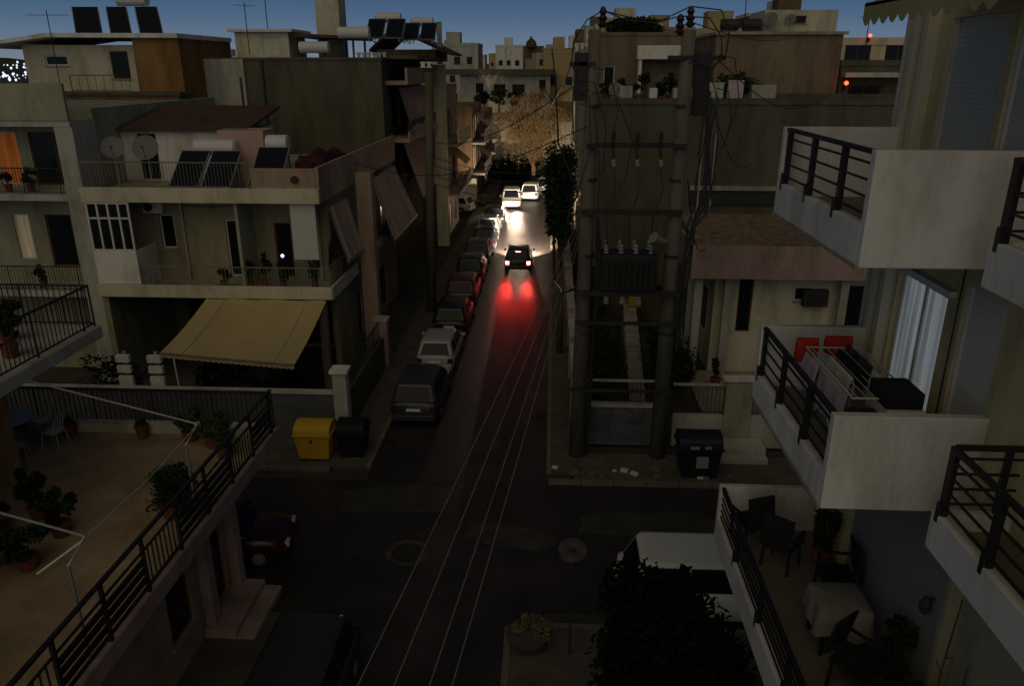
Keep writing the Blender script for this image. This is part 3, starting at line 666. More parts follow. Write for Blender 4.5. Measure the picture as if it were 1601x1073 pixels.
def wirechair(label, x, y, rz):
    o = empty('wire_chair', (0, 0, 0), label, 'chair', 'thin wire chairs round the white garden table')
    r = MB().tube([(math.cos(R(a))*.22, math.sin(R(a))*.22, .44) for a in range(0, 361, 30)], .01, 5); r.box(-.16, .16, -.15, .15, .437, .445); mk('seat', r, ltmetal, o)
    mk('backrest', MB().tube([(-.2, .1, .44), (-.2, .24, .8), (0, .27, .92), (.2, .24, .8), (.2, .1, .44)], .01, 5).tube([(0, .2, .44), (0, .27, .92)], .008, 5).tube([(-.1, .2, .44), (-.1, .26, .88)], .008, 5).tube([(.1, .2, .44), (.1, .26, .88)], .008, 5), ltmetal, o)
    for a in (-.18, .18):
        for c_ in (-.18, .18): mk('leg', MB().tube([(a*1.2, c_*1.2, 0), (a, c_, .44)], .01, 5), ltmetal, o)
    o.location = (x, y, 3.6); o.rotation_euler = (0, 0, rz)
wirechair('thin wire chair in front of the white garden table', -12.6, 15.6, R(-150)); wirechair('thin wire chair right of the white garden table', -12.2, 16.4, R(-90)); wirechair('thin wire chair behind the white garden table by the ledge', -12.9, 17.0, R(-20))

# ================================================================== BUILDING B (balconies and big awning)
Bx0, Bx1 = -17.9, -8.75
BB = empty('balcony_house', ((Bx0+Bx1)/2, 36, 0), 'two storey house with long balconies and a big beige awning', 'building')
opsS = [(-13.2, -12.2, 4.35, 6.7, 'window'), (-11.2, -10.5, 4.35, 6.6, 'brown'), (-15.9, -15.3, 5.5, 6.9, 'window')]
opsG = [(-17.0, -15.2, .3, 2.6, 'brown'), (-14.4, -13.4, .3, 2.8, 'window'), (-12.6, -10.2, .1, 2.9, 'brown')]
opsEE = [(36.5, 38.0, 4.3, 6.6, 'brown'), (39.5, 41.2, 4.3, 6.6, 'brown'), (33.6, 34.6, .4, 2.6, 'window'), (38, 40, .4, 2.6, 'brown')]
b = MB(); wall(b, 'S', 30.1, .25, Bx0, -8.9, 3.94, 7.7, opsS); wall(b, 'S', 33.6, .25, Bx0+.25, -9.15, 0, 3.94, opsG); b.box(Bx0, Bx0+.25, 28.5, 30.34, 0, 3.94); b.box(-9.2, -8.9, 28.6, 28.9, 0, 3.94); wall(b, 'E', -8.9, .25, 30.35, 43, 0, 7.7, opsEE); b.box(Bx0, Bx0+.25, 30.35, 43, 0, 7.7)
mk('wall', b, mat('dull yellow green render', (.28, .26, .165), .9, .25, 1.3, .2, streak=True), BB)
for q in opsS: fill(BB, 'S', 30.1, q)
for q in opsG: fill(BB, 'S', 33.6, q)
for q in opsEE: fill(BB, 'E', -8.9, q)
sl = MB(); sl.box(Bx0, -8.55, 28.4, 43.0, 3.95, 4.2); mk('middle_slab', sl, conc, BB)
sl = MB(); sl.box(Bx0-.02, -8.5, 28.32, 28.398, 3.92, 4.42); sl.box(-8.548, -8.46, 28.40, 36, 3.92, 4.42); mk('middle_slab_edge', sl, cream, BB)
sl = MB(); sl.box(Bx0, -8.8, 28.5, 43.0, 7.7, 7.95); mk('terrace_floor', sl, conc, BB)
sl = MB(); sl.box(Bx0-.05, -8.72, 28.4, 28.498, 7.66, 8.22); mk('terrace_edge', sl, cream, BB)
sl = MB(); sl.box(-11.3, -8.85, 28.505, 28.65, 7.955, 8.95); sl.box(-8.84, -8.70, 28.50, 43, 7.66, 9.0); mk('terrace_parapet', sl, peach, BB, bevel=.02)
mk('partition', MB().box(-12.12, -12.0, 28.6, 30.09, 4.205, 7.69), greenish, BB)
railing(BB, [(-16.1, 28.45), (-8.62, 28.45), (-8.62, 31.8)], 4.2, .95, railm, .14, .012)
railing(BB, [(-17.8, 28.55), (-11.35, 28.55)], 7.95, 1.2, railm, .13, .012)
mk('corner_column', MB().box(-8.32, -7.66, 32.4, 33.0, .1, 8.3), peach, BB, bevel=.01)
# glazed porch
po = MB(); po.box(-17.85, -16.15, 28.42, 28.5, 4.43, 5.75); po.box(-16.23, -16.15, 28.5, 30.05, 4.2, 5.75); mk('porch_panel', po, white, BB)
fr = MB()
for x in (-17.85, -17.45, -17.03, -16.61, -16.22): fr.box(x, x+.07, 28.42, 28.49, 5.75, 7.655)
for z in (5.752, 7.0, 7.58): fr.box(-17.78, -16.22, 28.435, 28.475, z, z+.07)
pass
pw = mk1('porch_window', fr, framew, BB)
for i in range(4):
    for z0, z1 in ((5.83, 6.99), (7.08, 7.57)): mk('pane', MB().box(-17.78+.42*i, -17.46+.42*i+.01, 28.45, 28.458, z0, z1), glassd, pw)
mk('roll_blind', MB().box(-9.95, -8.98, 28.62, 28.64, 5.45, 7.62), blind, BB)
# awnings
def awning(parent, P, m, valance=.18, seams=2, thick=.02, axis='x', name='awning'):
    a, b_, c_, d = [Vector(p) for p in P]      # top-left, top-right, bottom-right, bottom-left
    nseg = 24; q = MB(); nrm = (b_-a).cross(d-a).normalized()*thick; rows = 8
    for j in range(rows+1):
        for i in range(nseg+1):
            l = a.lerp(d, j/rows); r_ = b_.lerp(c_, j/rows); p = l.lerp(r_, i/nseg); p = p - Vector((0, 0, .10))*math.sin(math.pi*j/rows)
            p += nrm*.8*math.sin(i/nseg*math.pi*6); q.v.append(tuple(p))
    for j in range(rows):
        for i in range(nseg): k = j*(nseg+1)+i; q.f.append((k, k+1, k+nseg+2, k+nseg+1))
    for i in range(nseg):
        p0 = d.lerp(c_, i/nseg); p1 = d.lerp(c_, (i+1)/nseg); pm = (p0+p1)/2
        q.add([p0, p1, p1-Vector((0, 0, valance*.75)), pm-Vector((0, 0, valance)), p0-Vector((0, 0, valance*.75))], [(0, 1, 2, 3, 4)])
    o = mk(name, q, m, parent, smooth=False)
    s = MB()
    for i in range(1, seams+1):
        t = [.16, .84, .5][i-1] if seams < 3 else i/(seams+1)
        pts = []
        for jj in range(rows+1):
            l = a.lerp(d, jj/rows); r_ = b_.lerp(c_, jj/rows); p = l.lerp(r_, t)-Vector((0, 0, .10))*math.sin(math.pi*jj/rows); pts.append(p+Vector((0, -.01, .03)))
        s.tube(pts, .016, 4)
    mk('seam', s, blind, o)
    mk('front_bar', MB().bar(d, c_, .06), galv, o); return o
awning(BB, [(-13.55, 28.3, 3.9), (-8.75, 28.3, 3.88), (-8.95, 24.6, 2.62), (-13.75, 24.6, 2.98)], awnb)
awning(BB, [(-8.7, 29.5, 7.3), (-8.7, 32.3, 7.3), (-8.1, 32.3, 5.1), (-8.1, 29.5, 5.2)], awnp, seams=1)
awning(BB, [(-8.7, 37.0, 7.4), (-8.7, 42.7, 7.4), (-7.55, 42.7, 4.7), (-7.75, 37.0, 4.45)], awnp, seams=2)
mk('awning_pole', MB().tube([(-13.2, 24.65, .1), (-13.3, 24.65, 2.9)], .03, 8), ltmetal, BB)
ac = empty('air_conditioner', (-16.0, 30.0, 7.1), 'air conditioner unit beside the glazed porch', 'air conditioner')
mk('casing', MB().box(-16.35, -15.55, 29.75, 30.08, 7.0, 7.55), framew, ac, bevel=.02); mk('fan_grille', MB().tube([(-16.1, 29.745, 7.27), (-16.1, 29.72, 7.27)], .2, 20), iron, ac)
for x, z0_, z1_ in ((-9.35, 4.2, 7.69), (-14.9, 4.2, 7.69)): mk('drainpipe', MB().tube([(x, 30.03, z0_), (x, 30.03, z1_)], .045, 8), pale, BB)
mk('wall_cable', MB().tube([(-15.4, 30.07, 7.3), (-13.6, 30.07, 7.22), (-12.2, 30.07, 7.3)], .014, 5), iron, BB)
# roof unit of B
ru = building('rooftop_room', 'white rooftop room with a brown sloping roof above the balconies', 'building', -18.3, -12.9, 32.2, 36.0, 7.96, 10.0, white, S=[(-17.4, -16.6, 8.0, 9.9, 'brown')], par=0)
s = MB(); s.prism([(31.9, 10.02), (36.0, 10.75), (36.0, 10.87), (31.9, 10.14)], 'x', -18.6, -12.5); mk('sloping_roof', s, darkroof, ru)
pk = building('rooftop_shed', 'small pinkish rooftop shed between the two water tanks', 'building', -13.35, -11.5, 30.8, 32.15, 7.96, 10.15, mat('dusty pink render', (.46, .31, .27), .9, .15, 2, .2), par=0)
def heater(label, x, y, z, n=2, s=1.0, group=None, name='solar_water_heater', flip=False):
    """tank on top, collectors leaning down to the camera"""
    o = empty(name, (x, y, z), label, 'solar heater', group)
    W_ = 1.0*s; tot = n*W_+.1*(n-1); f = MB()
    mk('tank', MB().tube([(x-tot*.36, y+.55*s, z+1.35*s), (x-tot*.33, y+.55*s, z+1.35*s), (x+tot*.33, y+.55*s, z+1.35*s), (x+tot*.36, y+.55*s, z+1.35*s)], [.17*s, .27*s, .27*s, .17*s], 18), tankm, o, smooth=False)
    for i in range(n):
        x0 = x-tot/2+i*(W_+.1); u = Vector((0, -1.25, 1.25)).normalized()
        a = MB(); c_ = Vector((x0+W_/2, y-.45*s, z+.72*s)); dn = Vector((0, .78, .62)); nv = Vector((0, -.62, .78))
        a.obox(c_, (1, 0, 0), dn, nv, (W_/2, .85*s, .04)); p = mk('collector', a, galv, o)
        a = MB(); a.obox(c_+nv*.042, (1, 0, 0), dn, nv, (W_/2-.035, .85*s-.035, .004)); mk('collector_glass', a, solarm, p)
    for sx in (-1, 1):
        f.bar((x+sx*tot*.4, y+.2*s, z+1.25*s), (x+sx*tot*.4, y+.55*s, z), .04); f.bar((x+sx*tot*.4, y-1.1*s, z+.22*s), (x+sx*tot*.4, y+.55*s, z+.0), .04); f.bar((x+sx*tot*.4, y-1.05*s, z), (x+sx*tot*.4, y-1.05*s, z+.2*s), .04); f.bar((x+sx*tot*.3, y+.55*s, z), (x+sx*tot*.3, y+.55*s, z+1.15*s), .04)
    mk('stand', f, galv, o); return o
heater('solar water heater with two wide collectors on the house terrace', -13.4, 30.0, 7.96, 2, 1.15)
heater('solar water heater with one collector right of the pink shed', -10.95, 30.2, 7.96, 1, 1.25)
def dish(label, x, y, z, h, r_, az, group=None):
    o = empty('satellite_dish', (x, y, z), label, 'satellite dish', group)
    mk('mast', MB().tube([(x, y, z), (x, y, z+h)], .025, 6), galv, o)
    q = MB(); n = 20; D = Vector((math.sin(az), -math.cos(az), .45)).normalized(); U = D.cross(Vector((0, 0, 1))).normalized(); V_ = U.cross(D)
    c_ = Vector((x, y, z+h))+D*.1; rings = [(0, 0), (.45, .035), (.8, .11), (1, .18)]
    for rr, dd in rings:
        for k in range(n): a = 2*math.pi*k/n; q.v.append(tuple(c_+(U*math.cos(a)+V_*math.sin(a))*rr*r_+D*dd*r_))
    for i in range(3):
        for k in range(n): q.f.append((i*n+k, i*n+(k+1) % n, (i+1)*n+(k+1) % n, (i+1)*n+k))
    mk('dish', q, mat('grey dish', (.15, .155, .14), .6, .1, 3), o, smooth=True)
    mk('receiver_arm', MB().tube([c_-V_*r_*.9, c_+D*r_*.9-V_*.1], .012, 5).tube([c_+D*r_*.88-V_*.1, c_+D*r_*1.0-V_*.1], .04, 8), iron, o); return o
dish('left round grey satellite dish on the balcony house terrace', -16.6, 28.9, 7.96, 1.65, .42, R(20)); dish('right round grey satellite dish on the balcony house terrace', -15.25, 28.8, 7.96, 1.65, .48, R(10))
q = MB(); pts = [(-10.2, 30.4), (-8.95, 30.4), (-8.95, 34.5), (-10.2, 34.5)]; nn = 9
for j in range(nn+1):
    for i in range(nn+1): q.v.append((-10.2+1.25*i/nn, 30.3+3.6*j/nn, 9.15+.15*math.sin(i*1.3)*math.cos(j*.9)+(-.35 if i in (0, nn) or j in (0, nn) else 0)))
for j in range(nn):
    for i in range(nn): k = j*(nn+1)+i; q.f.append((k, k+1, k+nn+2, k+nn+1))
q.box(-10.15, -9.0, 30.35, 33.8, 7.96, 9.0)
solo('covered_furniture', q, maroon, 'heap of furniture under a dark maroon cover behind the peach parapet', 'tarpaulin')
solo('round_vent', MB().tube([(-9.6, 28.52, 8.55), (-9.6, 28.38, 8.55)], .14, 14), iron, 'dark round vent on the peach parapet corner', 'vent')
for i, (x, y, z, cr, nL) in enumerate([(-12.0, 28.9, 4.2, (.35, .3, .45), 600), (-11.4, 29.1, 4.2, (.3, .3, .6), 600), (-10.6, 28.9, 4.2, (.35, .3, .4), 500), (-9.35, 28.95, 4.2, (.25, .25, .8), 450), (-8.75, 29.6, 4.2, (.2, .35, .9), 450), (-13.0, 28.9, 4.2, (.3, .25, .3), 350)]):
    potted(['dark bushy plant at the partition on the house balcony', 'tall dark plant right of the balcony partition', 'dark plant below the violet lamp on the balcony', 'tall thin plant in front of the pale roll blind', 'climbing plant at the street corner of the house balcony', 'low dark plant left of the balcony partition'][i], x, y, z, .15, .3, cr, nL, .11, leafd, seed=90+i)
lv = empty('violet_lamp', (-10.45, 28.8, 5.3), 'tiny lit violet lamp on the house balcony', 'lamp'); mk('bulb', MB().lathe((-10.45, 28.7, 5.5), [(.02, 0), (.07, .05), (.07, .1), (.02, .15)], 10), violet, lv); mk('stand', MB().tube([(-10.45, 28.7, 4.2), (-10.45, 28.7, 5.5)], .015, 6), iron, lv)
# yard wall, pillars, yard ornaments
yw = empty('yard_wall', (-12, 24, 0), 'low grey yard wall in front of the balcony house', 'wall')
mk('masonry', MB().box(-24, -7.45, 24.0, 24.2, 0, 1.8), yardm, yw); mk('coping', MB().box(-24, -7.45, 23.95, 24.25, 1.8, 1.88), pale, yw)
gp_ = empty('gate_pillar', (-7.15, 24.1, 0), 'white gate pillar with a flat cap at the street corner', 'pillar'); mk('shaft', MB().box(-7.42, -6.95, 23.9, 24.35, 0, 2.6), pale, gp_); mk('cap', MB().box(-7.5, -6.87, 23.82, 24.43, 2.602, 2.74), white, gp_, bevel=.02)
sw = empty('side_wall', (-7.25, 27, 0), 'dark yard wall running along the pavement behind the gate pillar', 'wall'); mk('masonry', MB().box(-7.35, -7.15, 24.4, 30.9, 0, 1.5), olive, sw); railing(sw, [(-7.25, 24.45), (-7.25, 30.5)], 1.5, .8, iron, .14)
gp2 = empty('gate_pillar', (-7.3, 31, 0), 'short pillar at the far end of the yard wall', 'pillar'); mk('shaft', MB().box(-7.55, -7.0, 30.92, 31.4, 0, 2.2), pink, gp2); mk('cap', MB().box(-7.6, -6.95, 30.87, 31.45, 2.202, 2.3), pale, gp2)
def blockpillar(label, x):
    o = empty('block_pillar', (x, 24.7, 0), label, 'pillar', 'white pillars of stacked blocks in the yard')
    mk('post', MB().box(x-.06, x+.06, 24.66, 24.74, .1, 3.0), conc, o)
    z = .4; i = 0
    while z < 2.95:
        hh = .5 if i == 3 else .26; mk('block', MB().box(x-.25, x+.25, 24.5, 24.65, z, z+hh), white, o); z += hh+.14; i += 1
blockpillar('left white pillar of stacked blocks in the dark yard', -15.1); blockpillar('right white pillar of stacked blocks in the dark yard', -13.95)

for i, (x, y, rx, h_) in enumerate([(-16.8, 26, 1.5, 1.4), (-12.4, 26.6, 1.4, 1.2), (-9.8, 26.4, 1.2, 1.1)]):
    o = empty('darkening_bush', (x, y, 0), ['added bush darkening the yard left of the white block pillars', 'added bush darkening the yard below the left end of the awning', 'added bush darkening the yard below the right end of the awning'][i], 'bush'); mk('stem', MB().tube([(x, y, 0), (x, y, h_)], .06, 8), bark, o); mk('foliage', leaves(1500, (x, y, h_), (rx, 1.1, h_*.8), .14, random.Random(200+i), 26), leafk, o)  # blackish bushes added so the yard and ground floor read dark
# ================================================================== BUILDING G far left
GB = building('green_apartment_house', 'pale green apartment house with a lit orange window at the left edge', 'building', -32, -18.1, 30.4, 42, 0, 11.0, greenish,
     S=[(-20.9, -18.9, 8.0, 10.1, 'door'), (-22.4, -21.4, 8.0, 10.1, 'litorange'), (-20.9, -19.8, 4.6, 6.8, 'door'), (-22.3, -21.6, 4.9, 6.8, 'litpale')], par=.0)
s = MB(); s.box(-32, -18.15, 28.9, 30.39, 7.6, 7.85); mk('balcony_slab', s, pale, GB); s = MB(); s.box(-32, -18.15, 28.9, 30.39, 3.7, 3.95); mk('balcony_slab', s, pale, GB)
s = MB(); s.box(-32, -18.15, 28.9, 30.39, 10.4, 10.62); mk('balcony_slab', s, pale, GB)
s = MB(); s.box(-32, -18.15, 28.85, 29.0, 10.63, 11.95); mk('roof_parapet', s, greenish, GB)
s = MB(); s.box(-18.75, -18.05, 28.84, 30.38, 0, 10.39); mk('corner_column', s, pale, GB)
railing(GB, [(-32, 28.97), (-18.8, 28.97)], 7.85, 1.0, iron, .12); railing(GB, [(-32, 28.97), (-18.8, 28.97)], 3.95, 1.0, iron, .12)
for i, x in enumerate((-21.5, -20.6, -20.9)):
    potted(['dark plant on the middle balcony of the green house, left', 'dark plant on the middle balcony of the green house, right', 'dark plant on the lower balcony of the green house'][i], x, 29.5, 3.95 if i == 2 else 7.85, .16, .3, (.35, .3, .35), 400, .11, leafd, seed=110+i)

# ================================================================== BUILDING E (cream penthouse) and D (blank olive wall)
EB = building('penthouse', 'cream rooftop penthouse with a brown door and an ochre side block', 'building', -27.5, -21.3, 41, 47, 10.6, 13.6, cream, S=[(-22.9, -21.95, 11.95, 13.3, 'brown'), (-26.4, -25.2, 12.6, 13.1, 'window')], par=0)
s = MB(); s.box(-21.29, -18.9, 40.4, 47, 8, 14.1); mk('ochre_block', s, ochre, EB)
s = MB(); s.prism([(-29.5, 13.45), (-25.6, 13.95), (-18.8, 13.9), (-18.8, 14.12), (-25.6, 14.15), (-29.5, 13.6)], 'y', 40.1, 47); mk('roof_slab', s, white, EB)
lowE = building('brown_house', 'brown stained house front below the cream penthouse', 'building', -27, -18.6, 39.0, 40.35, 7.8, 11.2, brownw, par=0)
s = MB(); s.box(-27.1, -18.5, 38.9, 40.39, 11.2, 11.35); mk('roof_edge', s, olive, lowE); railing(lowE, [(-24, 39.0), (-21, 39.0)], 11.35, .8, iron, .4)
for i, (xa, xb) in enumerate(((-25.45, -24.0), (-23.6, -22.45), (-22.05, -20.8))):
    o = empty('solar_array', (xa, 42, 14.1), ['leftmost of the three solar panels on the cream penthouse roof', 'middle of the three solar panels on the cream penthouse roof', 'rightmost of the three solar panels on the cream penthouse roof'][i], 'solar panel', 'solar panels on the penthouse roof')
    d_ = .75; w_ = xb-xa
    for nm_, m_, dz in (('panel', galv, -.03), ('glass', solarm, .02)):
        g_ = .0 if nm_ == 'panel' else .05; q = MB(); P = [(xa+g_, 42.6, 15.55-g_+dz), (xb-g_, 42.6, 15.55-g_+dz), (xb+d_-g_, 41.3, 14.13+g_+dz), (xa+d_+g_, 41.3, 14.13+g_+dz)]
        P2 = [(x, y+.03, z-.03) for x, y, z in P]; q.add(P+P2, [(0, 1, 2, 3), (7, 6, 5, 4), (0, 4, 5, 1), (1, 5, 6, 2), (2, 6, 7, 3), (3, 7, 4, 0)]); mk(nm_, q, m_, o)
    for xx in (xa+.15, xb-.15): mk('strut', MB().bar((xx, 42.7, 14.12), (xx, 42.66, 15.4), .04), galv, o)
tk = empty('water_tank', (-22.5, 43.3, 14.1), 'white water tank behind the penthouse solar panels', 'water tank'); mk('drum', MB().tube([(-23.3, 43.4, 15.9), (-21.7, 43.4, 15.9)], .3, 16), tankm, tk); mk('stand', MB().box(-23.1, -23, 43.3, 43.4, 14.1, 15.7).box(-22, -21.9, 43.3, 43.4, 14.1, 15.7), galv, tk)
def antenna(label, x, y, z, h, n=6, arm=.7, az=0.0):
    o = empty('antenna', (x, y, z), label, 'antenna'); mk('mast', MB().tube([(x, y, z), (x, y, z+h)], .025, 6), iron, o)
    a = MB(); d = Vector((math.cos(az), math.sin(az), 0)); e = Vector((-d.y, d.x, 0)); c_ = Vector((x, y, z+h*.94)); a.bar(c_-d*arm, c_+d*arm, .02)
    for i in range(n): p = c_+d*arm*(2*i/(n-1)-1); a.bar(p-e*.25, p+e*.25, .012)
    mk('aerial', a, iron, o); return o
antenna('tall tilted antenna at the left end of the penthouse', -25.2, 40.0, 11.3, 3.9, 7, 1.0, 0.1)
antenna('thin antenna on the flat roof left of the beige column', -16.6, 43.8, 13.2, 2.6, 5, .5, .7)
antenna('forked antenna beside the small rooftop hut', -15.7, 44.5, 14.4, 2.4, 5, .4, 1.2)
antenna('slim antenna on the blank olive block behind the poles', 10.6, 46.8, 14.36, 1.9, 5, .4, .4)
antenna('leaning antenna on the grey block roof at the right', 17.5, 47, 12.9, 2.4, 6, .5, 2.2)
antenna('antenna on the peach street house beyond the cream pier', -9.5, 60, 10.9, 2.2, 5, .5, 1.0)
antenna('antenna on the long white house at the street end', -6.5, 110, 12.3, 2.6, 5, .7, .3)
antenna('antenna on the pale tower house left of the poles', 2.4, 64, 13.4, 2.2, 5, .5, .8)
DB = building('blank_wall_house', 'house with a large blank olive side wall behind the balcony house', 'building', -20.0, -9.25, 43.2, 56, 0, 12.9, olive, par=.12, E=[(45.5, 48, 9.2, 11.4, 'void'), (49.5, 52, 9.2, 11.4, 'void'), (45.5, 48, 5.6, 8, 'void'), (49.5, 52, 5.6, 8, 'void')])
s = MB(); s.box(-20.05, -16.75, 43.05, 43.19, 7, 12.95); mk('lit_wall_part', s, pale, DB); s = MB(); s.box(-15.8, -15.7, 43.08, 43.19, 7, 12.9).box(-17.0, -16.9, 42.98, 43.04, 7, 12.0); mk('drainpipe', s, iron, DB)  # lit left part of the wall, its brightness put into a paler render
for z in (8.5, 11.6):
    s = MB(); s.box(-9.24, -8.0, 44.0, 55, z, z+.22); s.box(-8.14, -8.0, 44.0, 55, z+.225, z+.9) if z > 11 else s.box(-8.1, -8.0, 44.0, 46, z+.225, z+.6); mk('balcony', s, peach, DB)
railing(DB, [(-8.1, 44.1), (-8.1, 54.8)], 8.72, .9, iron, .15)
awning(DB, [(-8.75, 45.2, 11.4), (-8.75, 54.0, 11.4), (-7.9, 54.0, 8.65), (-7.9, 45.2, 8.75)], awnp, seams=3)
mk('lower_awning' if False else 'awning_sheet', MB().quad((-8.9, 46.5, 8.3), (-8.9, 54.5, 8.3), (-7.8, 54.5, 5.2), (-7.8, 46.5, 5.0)), awnp, DB)
s = MB(); s.box(-8.35, -7.5, 55.5, 56.2, 0, 12.7); mk('end_pier', s, cream, DB)
s = MB(); s.box(-9.3, -7.4, 43.9, 56.4, 12.95, 13.15); mk('roof_overhang', s, olive, DB)
hut = building('rooftop_hut', 'cream rooftop hut with louvres on the blank wall house', 'building', -17.6, -14.6, 44.5, 47.5, 13.0, 14.35, cream, S=[(-16.1, -15.2, 13.15, 14.1, 'shutter')], par=0)
s = MB(); s.box(-17.9, -14.3, 44.2, 47.8, 14.352, 14.5); mk('roof_slab', s, white, hut)
s = MB(); s.prism([(-14.4, 14.1), (-10.9, 14.0), (-10.9, 14.12), (-14.4, 14.3)], 'y', 44.5, 49); s.box(-14.3, -14.2, 44.6, 44.7, 13, 14.1); s.box(-11.1, -11.0, 44.6, 44.7, 13, 14.0); solo('canopy', s, darkroof, 'low dark canopy right of the cream rooftop hut', 'canopy')
solo('stair_tower', MB().box(-14.0, -12.6, 48, 49.6, 13, 18.5), cream, 'tall cream tower rising out of the top of the photo', 'tower', bevel=.02)
heater('solar heater with a white tank above the olive wall', -9.9, 48.5, 13.9, 2, 1.05); heater('second solar heater right of the first above the olive wall', -7.5 - .7, 50.5, 13.9, 2, .95)
for i, (x, y, z, L_) in enumerate([(-13.1, 44.2, 13.55, 1.6), (-10.9, 44.4, 14.3, 1.7)]):
    o = empty('water_tank', (x, y, z-.5), ['rusty based white water tank under the dark canopy', 'white horizontal tank under the first solar heater'][i], 'water tank'); mk('drum', MB().tube([(x-L_/2, y, z), (x+L_/2, y, z)], .3, 16), tankm, o); mk('stand', MB().box(x-L_*.35, x-L_*.3, y-.1, y+.1, 13.0, z-.2).box(x+L_*.3, x+L_*.35, y-.1, y+.1, 13.0, z-.2), iron, o)
gb = building('gabled_house', 'low gabled rooftop with a dark sloping roof and thin chimney', 'building', -11.4, -7.6, 52, 58, 12.9, 13.6, brownw, par=0)
s = MB(); s.prism([(-11.8, 13.6), (-10.2, 15.0), (-6.6, 13.4), (-6.6, 13.25), (-10.2, 14.8), (-11.8, 13.45)], 'y', 51.7, 58.4); mk('gable_roof', s, darkroof, gb); mk('chimney', MB().box(-7.6, -7.3, 53, 53.3, 13.6, 15.3), conc, gb)
for j in range(6):
    q = MB().lathe((-10.5+.28*j, 43.5, 13.03), [(.08, 0), (.12, .2), (.13, .2), (.13, .25)], 10)
    solo('flower_pot', q, ltmetal, ['first','second','third','fourth','fifth','sixth'][j]+' small white pot from the left on the olive wall edge', 'pot', 'row of small white pots on the olive wall')

# utility pole (left)
def insul(x, y, z, h=.22, r_=.07, m=None):
    return MB().lathe((x, y, z), [(r_*.4, 0), (r_, h*.15), (r_*.5, h*.3), (r_*.9, h*.45), (r_*.45, h*.6), (r_*.75, h*.75), (r_*.3, h)], 10)
up = empty('utility_pole', (-6.35, 39, 0), 'plain dark utility pole on the left pavement behind the parked cars', 'utility pole')
mk('shaft', MB().tube([(-6.35, 39, 0), (-6.05, 39, 12.3)], [.27, .19], 14), olive, up, smooth=True)
# far left row
def block(name, label, x0, x1, y0, y1, h, m, floors, side, depth=1.2, awn=None, seed=0, cat='building', lowm=None):
    rr = random.Random(seed); ops = []; fh = h/floors
    for f in range(floors):
        y = y0+.9
        while y < y1-1.6:
            ww = rr.choice((1.0, 1.4, 1.8)); ops.append((y, min(y+ww, y1-.5), f*fh+(.1 if f else .3)+.12, f*fh+2.3, rr.choice(('window', 'brown', 'shutter')))); y += ww+rr.uniform(.8, 1.5)
    sops = [(x0+(x1-x0)*.2, x0+(x1-x0)*.2+1.1, f*fh+.9, f*fh+2.2, 'window') for f in range(floors)]
    o = building(name, label, cat, x0, x1, y0, y1, 0, h, m, S=sops, **{side: ops})
    s = 1 if side == 'E' else -1; fx = x1 if side == 'E' else x0
    for f in range(1, floors):
        z = f*fh; a, b_ = sorted((fx+s*.003, fx+s*depth))
        mk('balcony', MB().box(a, b_, y0+.3, y1-.3, z-.18, z), conc, o)
        if rr.random() < .5:
            c0, c1 = sorted((fx+s*(depth-.12), fx+s*depth)); mk('balcony_parapet', MB().box(c0, c1, y0+.3, y1-.3, z+.001, z+.85), rr.choice((peach, pale, cream)), o)
        else: railing(o, [(fx+s*(depth-.06), y0+.35), (fx+s*(depth-.06), y1-.35)], z, .95, iron, .15)
        if rr.random() < .6:
            ya = y0+rr.uniform(.5, 2); yb = min(ya+3.5, y1-.4); X0 = fx+s*.05; X1 = fx+s*(depth+.25)
            mk('awning', MB().quad((X0, ya, z+fh-.4), (X0, yb, z+fh-.4), (X1, yb, z+fh-1.5), (X1, ya, z+fh-1.5)).quad((X1, ya, z+fh-1.5), (X1, yb, z+fh-1.5), (X1, yb, z+fh-1.7), (X1, ya, z+fh-1.7)), rr.choice((awnp, awnb)), o)
    return o
block('street_house', 'peach house with balconies just past the cream end pier', -17, -8.0, 57, 66, 10.8, peach, 3, 'E', seed=3)
block('street_house', 'brown house with balconies beyond the side turning on the left', -17, -7.6, 74.5, 84, 8.6, brownw, 3, 'E', seed=5)
block('street_house', 'brown house at the far end of the left row behind the willow', -16, -7.4, 85, 97, 7.5, brownw, 2, 'E', seed=6)
WB = building('long_white_house', 'long low white house with a dark hedge closing the end of the street', 'building', -12.5, -.4, 108, 120, 0, 11.6, mat('weathered white render', (.40, .39, .35), .9, .25, 1, .2, streak=True), S=[(-10.5, -9.3, 9.2, 10.6), (-8, -6.4, 8.8, 10.4, 'brown'), (-5.5, -3.8, 8.8, 10.4, 'brown'), (-1.9, -1.0, 8.6, 11.0, 'door')], par=0)
s = MB(); s.box(-15, .2, 107.2, 120.5, 11.6, 12.3); mk('roof_hedge_planter', s, olive, WB)
for i, x in enumerate((-9.0, -7.0, -4.8)): tag(tree('hedge_tree', '', (x, 104, 6), 3, (x, 104, 9.0), (1.5, 1.3, 1.2), 500, .4, leafd, random.Random(130+i), clumps=10), ['left dark round tree before the long white house', 'middle dark round tree before the long white house', 'right dark round tree before the long white house'][i])
solo('retaining_terrace', MB().box(-14, 6, 101, 107.9, 0, 6), pale, 'high pale retaining terrace in front of the long white house', 'wall')
# end of street: dark underpass/bank of shrubs behind white cars, green verge
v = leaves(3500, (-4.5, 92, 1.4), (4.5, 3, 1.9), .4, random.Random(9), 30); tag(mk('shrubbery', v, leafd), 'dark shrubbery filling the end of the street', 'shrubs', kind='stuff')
v = leaves(1600, (-6.6, 74, .5), (1.0, 2.2, .5), .22, random.Random(10), 20); tag(mk('verge_plants', v, leafy), 'bright yellow green verge plants beside the white car', 'shrubs', kind='stuff')
gw_ = solo('garden_wall', MB().box(-8.6, -7.1, 73.0, 73.3, 0, 2.6), cream, 'pale yellow garden wall behind the verge plants', 'wall')

